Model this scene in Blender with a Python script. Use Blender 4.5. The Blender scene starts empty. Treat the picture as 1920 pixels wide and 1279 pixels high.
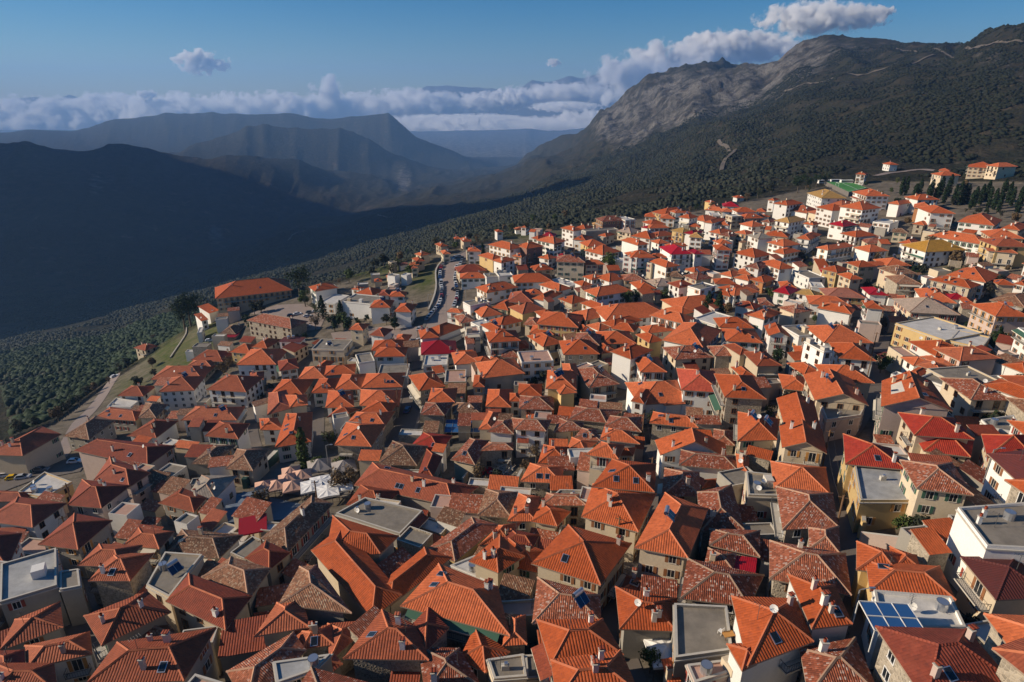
import bpy, math, random
import numpy as np
from mathutils import Vector, Matrix
from mathutils.bvhtree import BVHTree
random.seed(7); rng = np.random.default_rng(7)
S = bpy.context.scene
COL = S.collection
# ---------------------------------------------------------------- camera, sky, sun, exposure
W0, H0 = 1920.0, 1279.0
F, PITCH = 1150.0, math.atan(455/1150.0)
CT, ST = math.cos(PITCH), math.sin(PITCH)
cam = bpy.data.cameras.new('camera'); camo = bpy.data.objects.new('camera', cam); COL.objects.link(camo)
camo.location = (0, 0, 0); camo.rotation_euler = (math.pi/2 - PITCH, 0, 0)
cam.sensor_width = 36; cam.lens = 36*F/W0; cam.clip_start = 1; cam.clip_end = 90000
S.camera = camo
SUN_EL, SUN_AZ = math.radians(24), math.radians(182)   # azimuth measured from +X, counter-clockwise
to_sun = Vector((math.cos(SUN_EL)*math.cos(SUN_AZ), math.cos(SUN_EL)*math.sin(SUN_AZ), math.sin(SUN_EL)))
sl = bpy.data.lights.new('sun', 'SUN'); sl.energy = 5.0; sl.angle = math.radians(.53); sl.color = (1, .85, .66)
so = bpy.data.objects.new('sun', sl); COL.objects.link(so); so.rotation_euler = to_sun.to_track_quat('Z', 'Y').to_euler(); so.location = (0, 0, 400)
wd = bpy.data.worlds.new('World'); S.world = wd; wd.use_nodes = True
nt = wd.node_tree; bg = nt.nodes['Background']
sk = nt.nodes.new('ShaderNodeTexSky'); sk.sky_type = 'NISHITA'; sk.sun_disc = False
sk.sun_elevation = SUN_EL; sk.sun_rotation = math.pi/2 - SUN_AZ
sk.altitude = 900; sk.air_density = 1.0; sk.dust_density = .3; sk.ozone_density = 4.5
hsv = nt.nodes.new('ShaderNodeHueSaturation'); hsv.inputs['Saturation'].default_value = 1.42
nt.links.new(sk.outputs[0], hsv.inputs['Color']); nt.links.new(hsv.outputs[0], bg.inputs[0]); bg.inputs[1].default_value = .066
S.view_settings.view_transform = 'Standard'; S.view_settings.look = 'None'
S.view_settings.exposure = .3; S.view_settings.gamma = 1
cy = S.cycles
cy.max_bounces = 5; cy.diffuse_bounces = 2; cy.glossy_bounces = 2; cy.transmission_bounces = 2; cy.transparent_max_bounces = 6
cy.volume_bounces = 6; cy.use_denoising = True

def raydir(px, py):
    u = (px - 960)/F; v = (py - 639.5)/F
    return np.array([u, CT - v*ST, -(ST + v*CT)])
def project(p):
    x, y, z = p
    d = y*CT - z*ST; dn = -(y*ST + z*CT)
    return (960 + F*x/d, 639.5 + F*dn/d, d)
# ---------------------------------------------------------------- terrain: town control points (px, py, drop below the camera)
CP = [(0,1279,76),(240,1200,78),(480,1150,76),(890,1240,70),(1200,1200,66),(1600,1200,60),(1900,1250,57),(1900,1000,58),(1600,900,68),
 (1200,900,76),(800,900,87),(400,950,90),(100,900,103),(60,840,110),(230,760,122),(400,740,110),(600,720,102),(770,750,95),(1000,700,88),
 (1300,700,80),(1600,700,75),(1900,700,72),(430,600,108),(600,560,100),(760,560,94),(830,515,87),(1000,580,86),(1300,580,82),(1600,560,79),
 (1860,610,74),(0,1100,84),(1500,480,76),(1750,480,70),(1200,500,84)]
CP2 = [(-60,850,118),(0,815,118),(100,785,126),(220,705,140),(300,650,133),(380,590,116),(560,540,103),(700,508,98),(800,470,90),(900,450,86),
 (1050,422,83),(1300,392,79),(1500,352,68),(1650,335,60),(1800,340,58),(1920,335,52),(2050,330,50)]
def pt_drop(px, py, dr):
    d = raydir(px, py); Z = -dr/d[2]
    return d*Z
P = np.array([pt_drop(*c) for c in CP + CP2])
PX = P[:, :2]/100.0; PZ = P[:, 2]
def tphi(r2): return np.where(r2 > 1e-9, r2*np.log(r2 + 1e-12), 0)
n = len(P); K = tphi(((PX[:, None] - PX[None])**2).sum(-1)) + np.eye(n)*.25
A = np.zeros((n+3, n+3)); A[:n, :n] = K; A[:n, n] = 1; A[:n, n+1:] = PX; A[n, :n] = 1; A[n+1:, :n] = PX.T
sol = np.linalg.solve(A, np.concatenate([PZ, np.zeros(3)]))
def tps(X, Y):
    X = np.asarray(X, float)/100; Y = np.asarray(Y, float)/100
    sh = X.shape; x = X.ravel(); y = Y.ravel(); out = np.zeros_like(x)
    for i in range(0, len(x), 20000):
        q = np.stack([x[i:i+20000], y[i:i+20000]], 1)
        r2 = ((q[:, None] - PX[None])**2).sum(-1)
        out[i:i+20000] = tphi(r2) @ sol[:n] + sol[n] + q @ sol[n+1:]
    return np.clip(out, -150, -42).reshape(sh)
# landscape layers: (px, py, depth along the view axis) or (px, None, depth, drop)
def L3(l):
    o = []
    for e in l:
        if e[1] is None:
            Z, dr = e[2], e[3]
            v = (dr/Z - ST)/CT; d = np.array([(e[0]-960)/F, CT - v*ST, -dr/Z]); o.append(d*Z)
        else: o.append(raydir(e[0], e[1])*e[2])
    o = np.array(o); t = o[:, 0]/o[:, 1]; i = np.argsort(t)
    return t[i], o[i, 1], o[i, 2]
LAY = [
 [(-150,None,470,215),(0,None,445,200),(200,None,599,230),(380,None,700,225),(560,None,800,222),(720,None,782,190),(850,None,728,150),(1050,None,646,112),(1300,None,600,84),(1500,None,563,66),(1700,None,594,58),(1920,None,540,48),(2100,None,500,40)],
 [(-150,None,1000,380),(0,None,1032,380),(200,None,1221,400),(400,None,1476,400),(600,None,1708,375),(800,None,1774,330),(950,None,1607,260),(1100,None,1342,190),(1300,None,1007,108),(1500,None,820,58),(1700,None,730,34),(1920,None,680,10),(2100,None,680,5)],
 [(-150,None,1500,480),(0,None,1584,480),(200,None,1684,490),(385,None,2095,500),(480,None,2476,510),(560,None,2963,518),(640,None,2921,520),(760,None,3700,522),(870,None,4208,545),(940,None,4960,550),(1000,None,4300,400),(1120,None,2700,195),(1300,None,1700,80),(1500,None,1240,15),(1700,None,1070,-30),(1920,None,920,-45),(2100,None,900,-50)],
 [(-150,268,3000),(0,269,3000),(40,268,3000),(160,281,3100),(225,274,3300),(300,287,3400),(420,296,3600),(560,303,3900),(620,318,4200),(700,332,4300),(760,345,4400),(870,338,4700),(940,322,5300),(960,312,5200),(985,290,5000),(1050,258,4400),(1110,236,3800),(1130,215,3500),(1200,165,3200),(1290,131,3000),(1350,122,2950),(1400,121,2900),(1435,131,2700),(1460,124,2500),(1500,100,2300),(1550,90,2200),(1640,88,2100),(1700,92,1900),(1790,96,1600),(1810,82,1400),(1850,54,1300),(1885,41,1200),(1920,39,1150),(2100,50,1100)],
 [(-150,None,3600,380),(0,None,3600,380),(300,None,4300,440),(560,None,4700,500),(760,None,4900,570),(940,None,5700,610),(1000,None,5800,600),(1120,None,4700,450),(1290,None,4100,150),(1500,None,3300,50),(1920,None,2200,40),(2100,None,2200,40)],
 [(-150,None,5200,420),(0,None,5200,420),(250,None,5100,440),(330,292,5000),(420,257,5200),(490,237,5300),(600,237,5400),(660,244,5500),(700,261,5500),(735,286,5500),(800,312,5600),(880,324,5750),(940,None,6400,690),(1000,None,7000,720),(1120,None,7000,700),(1300,None,6000,500),(1500,None,5000,300),(1920,None,4000,200),(2100,None,4000,200)],
 [(-150,None,6000,520),(0,None,6000,520),(330,None,6000,560),(600,None,6200,600),(760,None,6300,660),(900,None,6500,700),(1000,None,7600,760),(1300,None,7000,700),(1920,None,6000,500),(2100,None,6000,500)],
 [(-150,252,8000),(0,250,8000),(60,245,8000),(150,250,8000),(200,232,7800),(310,213,7600),(400,212,7500),(460,216,7400),(520,214,7400),(600,218,7300),(710,215,7100),(728,210,7000),(745,225,7000),(780,255,7000),(850,281,7100),(890,301,7200),(935,322,7200),(960,None,7800,800),(1120,None,8500,800),(1300,None,8500,800),(1920,None,8500,700),(2100,None,8500,700)],
 [(-150,None,9500,800),(900,None,9500,830),(1100,None,10500,760),(2100,None,10000,700)],
 [(-150,None,16500,720),(700,None,16500,760),(900,None,16500,740),(1100,None,16500,700),(2100,None,16500,500)]]
LAY = [L3(l) for l in LAY]
LA = L3([(c[0], None, -c[2]/raydir(c[0], c[1])[2], c[2]) for c in CP2])
def vnoise(x, y, seed):
    xi = np.floor(x).astype(np.int64); yi = np.floor(y).astype(np.int64); fx = x - xi; fy = y - yi
    def h(a, b):
        q = (a*374761393 + b*668265263 + seed*1274126177) & 0xffffffff
        q = ((q ^ (q >> 13))*1274126177) & 0xffffffff
        return ((q ^ (q >> 16)) & 0xffff)/65535.0
    sx = fx*fx*fx*(fx*(fx*6-15)+10); sy = fy*fy*fy*(fy*(fy*6-15)+10)
    a = h(xi, yi)*(1-sx) + h(xi+1, yi)*sx; b = h(xi, yi+1)*(1-sx) + h(xi+1, yi+1)*sx
    return (a*(1-sy) + b*sy)*2 - 1
def fbm(x, y, oct=4, ridged=False, seed=1):
    o = 0; a = 1; tot = 0
    for k in range(oct):
        v = vnoise(x*2**k + 17.3*k, y*2**k - 9.1*k, seed + k)
        if ridged: v = 1 - 2*np.abs(v)
        o = o + a*v; tot += a; a *= .5
    return o/tot
def terrain(X, Y, detail=True):
    X = np.asarray(X, float); Y = np.asarray(Y, float)
    sh = X.shape; x = X.ravel(); y = Y.ravel(); t = x/np.maximum(y, 1)
    tc = np.clip(t, -.95, .95)
    ya = np.interp(tc, LA[0], LA[1])
    za = tps(tc*ya, ya)
    ys = [ya] + [np.interp(tc, l[0], l[1]) for l in LAY]; zs = [za] + [np.interp(tc, l[0], l[2]) for l in LAY]
    ys = np.array(ys); zs = np.array(zs)
    for k in range(1, len(ys)): ys[k] = np.maximum(ys[k], ys[k-1] + 60)
    out = tps(x, np.minimum(y, ya*1.02)); m = y > ya
    for k in range(len(ys)-1):
        s = (y >= ys[k]) & (y < ys[k+1]); 
        if k == len(ys)-2: s = y >= ys[k]
        if not s.any(): continue
        f = np.clip((y[s] - ys[k][s])/(ys[k+1][s] - ys[k][s]), 0, 1)
        if k > 2: f = f*f*(3-2*f)*.55 + f*.45
        elif k == 0: f = f**.8
        out[s] = zs[k][s]*(1-f) + zs[k+1][s]*f
    hw = np.clip((-1.0 - t)/.17, 0, 1)*np.clip((y - 800)/600, 0, 1)*np.clip((5200 - y)/1200, 0, 1); hw = hw*hw*(3 - 2*hw); out = out*(1 - hw) + 640*hw  # unseen mountain added off frame at left, raised to shade the valley
    if detail:
        w = np.clip((y - ya - 15)/500, 0, 1)
        amp = np.clip(y*.016, 3, 75)*np.where(t < .02, .65, 1.0)*np.clip(1.25 - np.abs(t - .25)*.4, .6, 1.2)
        out = out + w*amp*(fbm(x/ (90 + y*.06), y/(90 + y*.06), 5, True, 5)*.8 + fbm(x/ (300 + y*.1), y/(300 + y*.1), 3, False, 9)*.7) 
        cr = np.clip((t-.06)/.08, 0, 1)*np.clip((.52-t)/.2, 0, 1)*np.clip((y-1700)/600, 0, 1)*np.clip((4300-y)/500, 0, 1)
        out = out + cr*(34*fbm(x/170, y/260, 5, True, 51) + 12*fbm(x/45, y/60, 3, True, 57))
        w2 = np.clip((y - ya - 5)/60, 0, 1); out = out + w2*1.5*fbm(x/14, y/14, 3, False, 3)
    return out.reshape(sh)
def zt(x, y): return float(terrain(np.array([x]), np.array([y]))[0])
TG = None
def zfast(x, y):   # bilinear lookup in the town
    if TG is None or not (-420 < x < 420 and 20 < y < 620): return zt(x, y)
    i = (x + 420)/4; j = (y - 20)/4; a = int(i); b = int(j); fx = i - a; fy = j - b
    g = TG
    return g[b, a]*(1-fx)*(1-fy) + g[b, a+1]*fx*(1-fy) + g[b+1, a]*(1-fx)*fy + g[b+1, a+1]*fx*fy
TG = terrain(*np.meshgrid(np.arange(-420, 430, 4.), np.arange(20, 630, 4.)))
def hit(px, py, h=0.0, zmax=3300):
    d = raydir(px, py); Z = 25.0; prev = Z
    while Z < zmax:
        p = d*Z
        if p[2] < zfast(p[0], p[1]) + h:
            lo, hi = prev, Z
            for _ in range(14):
                m = (lo+hi)/2; p = d*m
                if p[2] < zfast(p[0], p[1]) + h: hi = m
                else: lo = m
            return d*hi
        prev = Z; Z += 4 if Z < 600 else 20
    return None
HAZE = 7.2e-5; CLOUD = 0.0075
# ---------------------------------------------------------------- materials
MATS = {}
def newmat(name):
    m = bpy.data.materials.new(name); m.use_nodes = True; MATS[name] = m
    return m, m.node_tree, m.node_tree.nodes['Principled BSDF']
def N(nt, t, **kw):
    n = nt.nodes.new(t)
    for k, v in kw.items():
        if k.startswith('i_'):
            n.inputs[int(k[2:])].default_value = v
        else: setattr(n, k, v)
    return n
def mth(nt, op, a, b=None):
    n = nt.nodes.new('ShaderNodeMath'); n.operation = op
    for i, s in enumerate((a, b)):
        if s is None: continue
        if isinstance(s, (int, float)): n.inputs[i].default_value = s
        else: nt.links.new(s, n.inputs[i])
    return n.outputs[0]
def mixc(nt, fac, a, b, mode='MIX'):
    n = nt.nodes.new('ShaderNodeMix'); n.data_type = 'RGBA'; n.blend_type = mode
    for i, s in ((0, fac), (6, a), (7, b)):
        if isinstance(s, (int, float)): n.inputs[i].default_value = s
        elif isinstance(s, tuple): n.inputs[i].default_value = s + (1,) if len(s) == 3 else s
        else: nt.links.new(s, n.inputs[i])
    return n.outputs[2]
def ramp(nt, fac, p0, p1):
    n = nt.nodes.new('ShaderNodeMapRange'); n.inputs[1].default_value = p0; n.inputs[2].default_value = p1
    nt.links.new(fac, n.inputs[0]); return n.outputs[0]
def noise(nt, vec, scale, detail=3, rough=.55):
    n = N(nt, 'ShaderNodeTexNoise'); n.inputs['Scale'].default_value = scale; n.inputs['Detail'].default_value = detail; n.inputs['Roughness'].default_value = rough
    if vec is not None: nt.links.new(vec, n.inputs['Vector'])
    return n.outputs['Fac']
def bump(nt, bsdf, h, dist=.05, strength=1.0):
    b = nt.nodes.new('ShaderNodeBump'); b.inputs['Strength'].default_value = strength; b.inputs['Distance'].default_value = dist
    nt.links.new(h, b.inputs['Height']); nt.links.new(b.outputs[0], bsdf.inputs['Normal'])
def tintnode(nt):
    a = nt.nodes.new('ShaderNodeAttribute'); a.attribute_name = 'tint'; return a.outputs['Fac']
def roofmat(name, base, pale=None, palef=0.0, darkf=.5, rough=.75, ribs=.34, amp=.05, tiles=True):
    m, nt, b = newmat(name)
    uv = nt.nodes.new('ShaderNodeUVMap').outputs[0]
    sep = nt.nodes.new('ShaderNodeSeparateXYZ'); nt.links.new(uv, sep.inputs[0])
    u = mth(nt, 'DIVIDE', sep.outputs[0], ribs); v = mth(nt, 'DIVIDE', sep.outputs[1], .42 if pale is None else .28)
    cmb = nt.nodes.new('ShaderNodeCombineXYZ'); nt.links.new(mth(nt, 'FLOOR', u), cmb.inputs[0]); nt.links.new(mth(nt, 'FLOOR', v), cmb.inputs[1])
    wn = nt.nodes.new('ShaderNodeTexWhiteNoise'); wn.noise_dimensions = '2D'; nt.links.new(cmb.outputs[0], wn.inputs['Vector'])
    cell = wn.outputs['Value']
    big = noise(nt, uv, .35, 4, .6); mid = noise(nt, uv, 1.6, 4, .65)
    ti = tintnode(nt)
    br = mth(nt, 'ADD', .66, mth(nt, 'MULTIPLY', ti, .5))
    br = mth(nt, 'MULTIPLY', br, mth(nt, 'ADD', .78, mth(nt, 'MULTIPLY', big, .44)))
    if tiles: br = mth(nt, 'MULTIPLY', br, mth(nt, 'ADD', .84 if pale is None else .6, mth(nt, 'MULTIPLY', cell, .3 if pale is None else .75)))
    old = tuple((c*.55 + p*.45) for c, p in zip(base, (.40, .17, .09)))
    bas = mixc(nt, mth(nt, 'MULTIPLY', ramp(nt, mth(nt, 'ADD', ti, mth(nt, 'MULTIPLY', big, .6)), .55, 1.3), .7), base, old) if tiles else base
    col = mixc(nt, 1.0, bas, br, 'MULTIPLY')
    st = ramp(nt, mid, .5, .72)
    col = mixc(nt, mth(nt, 'MULTIPLY', st, darkf), col, tuple(c*.35 + .02 for c in base))
    if pale:
        f = mth(nt, 'MULTIPLY', ramp(nt, mth(nt, 'ADD', cell, mth(nt, 'MULTIPLY', mth(nt, 'SUBTRACT', mid, .5), .5)), .93 - palef, 1.02 - palef), .7)
        col = mixc(nt, f, col, pale)
    nt.links.new(col, b.inputs['Base Color']); b.inputs['Roughness'].default_value = rough; b.inputs['Specular IOR Level'].default_value = .25
    w = mth(nt, 'ABSOLUTE', mth(nt, 'SINE', mth(nt, 'MULTIPLY', u, math.pi)))
    fr = mth(nt, 'FRACT', v)
    h = mth(nt, 'ADD', w, mth(nt, 'MULTIPLY', fr, -.35)) if tiles else w
    if pale: h = mth(nt, 'ADD', h, mth(nt, 'MULTIPLY', mth(nt, 'ADD', cell, mid), .5))
    bump(nt, b, h, amp, .9)
    return m
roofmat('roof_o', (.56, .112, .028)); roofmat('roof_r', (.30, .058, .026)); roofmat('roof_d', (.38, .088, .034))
roofmat('roof_k', (.25, .12, .065), (.40, .31, .21), .10, .6, ribs=.24, amp=.07)
roofmat('roof_w', (.34, .092, .045), (.50, .40, .33), .06, .5, ribs=.24, amp=.07)
roofmat('roof_R', (.47, .045, .022)); roofmat('roof_c', (.40, .010, .018), tiles=False, ribs=.25, amp=.03, rough=.45)
roofmat('roof_m', (.12, .03, .026), tiles=False); roofmat('roof_b', (.24, .042, .024)); roofmat('roof_y', (.52, .30, .09)); roofmat('roof_Y', (.45, .24, .02))
roofmat('roof_P', (.52, .2, .13)); roofmat('roof_e', (.36, .32, .26), darkf=.5)
roofmat('cap_o', (.52, .15, .065), ribs=3); roofmat('cap_g', (.34, .22, .15), ribs=3); roofmat('cap_y', (.5, .33, .13), ribs=3)
def wallmat(name, base, stain=.35, stone=False):
    m, nt, b = newmat(name)
    tc = nt.nodes.new('ShaderNodeTexCoord').outputs['Object']; ti = tintnode(nt)
    n1 = noise(nt, tc, .5, 5, .65); n2 = noise(nt, tc, 4, 3)
    br = mth(nt, 'MULTIPLY', mth(nt, 'ADD', .8, mth(nt, 'MULTIPLY', ti, .3)), mth(nt, 'ADD', .85, mth(nt, 'MULTIPLY', n2, .25)))
    if stone:
        vo = N(nt, 'ShaderNodeTexVoronoi'); vo.inputs['Scale'].default_value = 2.6; nt.links.new(tc, vo.inputs['Vector'])
        ve = N(nt, 'ShaderNodeTexVoronoi'); ve.feature = 'DISTANCE_TO_EDGE'; ve.inputs['Scale'].default_value = 2.6; nt.links.new(tc, ve.inputs['Vector'])
        g = nt.nodes.new('ShaderNodeRGBToBW'); nt.links.new(vo.outputs['Color'], g.inputs[0])
        br = mth(nt, 'MULTIPLY', br, mth(nt, 'ADD', .6, mth(nt, 'MULTIPLY', g.outputs[0], .8)))
        col = mixc(nt, 1.0, base, br, 'MULTIPLY')
        col = mixc(nt, ramp(nt, ve.outputs['Distance'], .07, .02), col, tuple(min(1, c*1.35) for c in base))
        bump(nt, b, ve.outputs['Distance'], .15, .7)
    else:
        col = mixc(nt, 1.0, base, br, 'MULTIPLY')
        bump(nt, b, n2, .03, .5)
    col = mixc(nt, mth(nt, 'MULTIPLY', ramp(nt, n1, .5, .78), stain), col, tuple(c*.55 for c in base))
    nt.links.new(col, b.inputs['Base Color']); b.inputs['Roughness'].default_value = .9; b.inputs['Specular IOR Level'].default_value = .2
wallmat('wall_c', (.62, .51, .36)); wallmat('wall_w', (.80, .77, .71), .2); wallmat('wall_s', (.34, .29, .22), .3, True); wallmat('wall_g', (.36, .33, .28), .5)
wallmat('wall_y', (.62, .44, .20)); wallmat('wall_p', (.58, .45, .38)); wallmat('wall_n', (.30, .17, .13)); wallmat('wall_O', (.52, .24, .10))
def plain(name, col, rough=.8, metal=0, nscale=0, namp=.3, spec=.3, bmp=0, emis=None):
    m, nt, b = newmat(name); b.inputs['Base Color'].default_value = col + (1,); b.inputs['Roughness'].default_value = rough; b.inputs['Metallic'].default_value = metal
    b.inputs['Specular IOR Level'].default_value = spec
    if nscale:
        tc = nt.nodes.new('ShaderNodeTexCoord').outputs['Object']; nn = noise(nt, tc, nscale, 5, .65)
        br = mth(nt, 'ADD', 1 - namp, mth(nt, 'MULTIPLY', nn, 2*namp))
        nt.links.new(mixc(nt, 1.0, col, br, 'MULTIPLY'), b.inputs['Base Color'])
        if bmp: bump(nt, b, nn, bmp, .8)
    return m
plain('floor_g', (.23, .20, .16), nscale=.5, namp=.65); plain('floor_a', (.56, .53, .48), nscale=.45, namp=.45); plain('floor_b', (.34, .34, .33), nscale=.45, namp=.7)
plain('floor_p', (.46, .28, .21), nscale=.7, namp=.3)
plain('glass', (.015, .018, .022), .12, spec=.6); plain('frame_w', (.72, .70, .65)); plain('frame_b', (.20, .09, .035)); plain('shut_b', (.24, .10, .04)); plain('shut_g', (.05, .12, .08))
plain('shut_r', (.28, .06, .04)); plain('shut_o', (.45, .22, .06)); plain('rail', (.06, .06, .06), .5); plain('slab', (.50, .46, .39), nscale=1, namp=.25); plain('plaster', (.60, .54, .45), nscale=1.5, namp=.25)
plain('soot', (.03, .03, .03)); plain('sol', (.015, .035, .09), .15, spec=.6); plain('metal', (.55, .56, .58), .35, .8); plain('wood', (.18, .10, .05), nscale=3)
plain('awn', (.62, .55, .42)); plain('gut', (.30, .22, .16))
plain('asphalt', (.125, .105, .09), nscale=.3, namp=.25, bmp=.02); plain('track', (.12, .10, .08)); plain('paving', (.17, .15, .13), nscale=.4, namp=.35); plain('road_light', (.24, .19, .165), nscale=.3, namp=.2)
plain('plaza', (.13, .16, .20), nscale=.3, namp=.25); plain('white_line', (.7, .7, .68)); plain('canv_p', (.55, .33, .24), nscale=.8, namp=.15); plain('canv_w', (.78, .76, .72), nscale=.8, namp=.12); plain('canv_g', (.30, .27, .25), nscale=.8)
plain('hedge', (.02, .06, .05), nscale=1); plain('bark', (.10, .075, .05), nscale=3); plain('turf', (.07, .24, .05), nscale=.3, namp=.2)
plain('blueglass', (.03, .10, .26), .2, spec=.6); plain('tyre', (.02, .02, .02)); plain('lamp_g', (.35, .36, .36), .4, .5); plain('red', (.5, .01, .03)); plain('green_net', (.25, .6, .02))
for nm, c in dict(white=(.75, .75, .74), silver=(.42, .44, .46), black=(.02, .02, .022), red=(.35, .02, .02), blue=(.04, .09, .22), grey=(.14, .15, .16), yellow=(.75, .45, .01)).items(): plain('car_'+nm, c, .25, spec=.6)
def leafmat(name, c1, c2):
    m, nt, b = newmat(name)
    tc = nt.nodes.new('ShaderNodeNewGeometry').outputs['Position']
    nn = noise(nt, tc, .8, 3); ti = nt.nodes.new('ShaderNodeObjectInfo').outputs['Random']
    n5 = noise(nt, tc, .02, 4, .6); f5 = mth(nt, 'ADD', mth(nt, 'MULTIPLY', nn, .45), mth(nt, 'MULTIPLY', n5, .55)); col = mixc(nt, ramp(nt, f5, .38, .62), c1, c2)
    nt.links.new(col, b.inputs['Base Color']); b.inputs['Roughness'].default_value = .8; b.inputs['Specular IOR Level'].default_value = .15
leafmat('leaf_dark', (.010, .022, .010), (.026, .045, .016)); leafmat('leaf_mid', (.04, .065, .018), (.085, .11, .03)); leafmat('leaf_brown', (.10, .065, .035), (.16, .11, .055)); leafmat('leaf_olive', (.020, .026, .017), (.040, .043, .027)); leafmat('leaf_scrub', (.008, .012, .007), (.024, .026, .014))
# ground
def groundmat():
    m, nt, b = newmat('ground')
    geo = nt.nodes.new('ShaderNodeNewGeometry'); pos = geo.outputs['Position']
    a = nt.nodes.new('ShaderNodeAttribute'); a.attribute_name = 'zone'
    sp = nt.nodes.new('ShaderNodeSeparateColor'); nt.links.new(a.outputs['Color'], sp.inputs[0])
    town, rock, green = sp.outputs[0], sp.outputs[1], sp.outputs[2]
    n1 = noise(nt, pos, .004, 6, .62); n2 = noise(nt, pos, .03, 6, .7); n3 = noise(nt, pos, .25, 5, .65); n4 = noise(nt, pos, 1.5, 4, .6)
    scrub = mixc(nt, ramp(nt, n2, .42, .62), (.022, .026, .018), (.058, .046, .032))
    scrub = mixc(nt, ramp(nt, n1, .35, .7), scrub, mixc(nt, ramp(nt, n3, .4, .6), (.022, .026, .017), (.05, .043, .028)))
    n6 = noise(nt, pos, .013, 8, .72)
    rockc = mixc(nt, ramp(nt, n6, .42, .6), (.04, .038, .036), (.25, .235, .22)); rockc = mixc(nt, ramp(nt, n2, .56, .72), rockc, (.12, .075, .05))
    rockc = mixc(nt, ramp(nt, n3, .45, .7), rockc, (.06, .06, .045))
    col = mixc(nt, ramp(nt, mth(nt, 'ADD', rock, mth(nt, 'MULTIPLY', mth(nt, 'SUBTRACT', n2, .5), .9)), .35, .65), scrub, rockc)
    scr2 = mixc(nt, ramp(nt, n6, .60, .70), col, (.10, .08, .06)); col = scr2
    tw = mixc(nt, ramp(nt, n3, .35, .65), (.10, .085, .065), (.19, .16, .125)); tw = mixc(nt, ramp(nt, n4, .55, .75), tw, (.09, .08, .05))
    col = mixc(nt, town, col, tw)
    gr = mixc(nt, ramp(nt, n3, .35, .7), (.055, .075, .02), (.13, .115, .065))
    col = mixc(nt, green, col, gr)
    nt.links.new(col, b.inputs['Base Color']); b.inputs['Roughness'].default_value = 1; b.inputs['Specular IOR Level'].default_value = .05
    h = mth(nt, 'ADD', mth(nt, 'ADD', mth(nt, 'MULTIPLY', n2, 12), mth(nt, 'MULTIPLY', mth(nt, 'MULTIPLY', n6, rock), 60)), mth(nt, 'ADD', mth(nt, 'MULTIPLY', n3, 2.5), mth(nt, 'MULTIPLY', n4, .15)))
    h2 = mixc(nt, town, h, mth(nt, 'MULTIPLY', n4, .15))
    bump(nt, b, h2, 1.0, .9)
groundmat()
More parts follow.
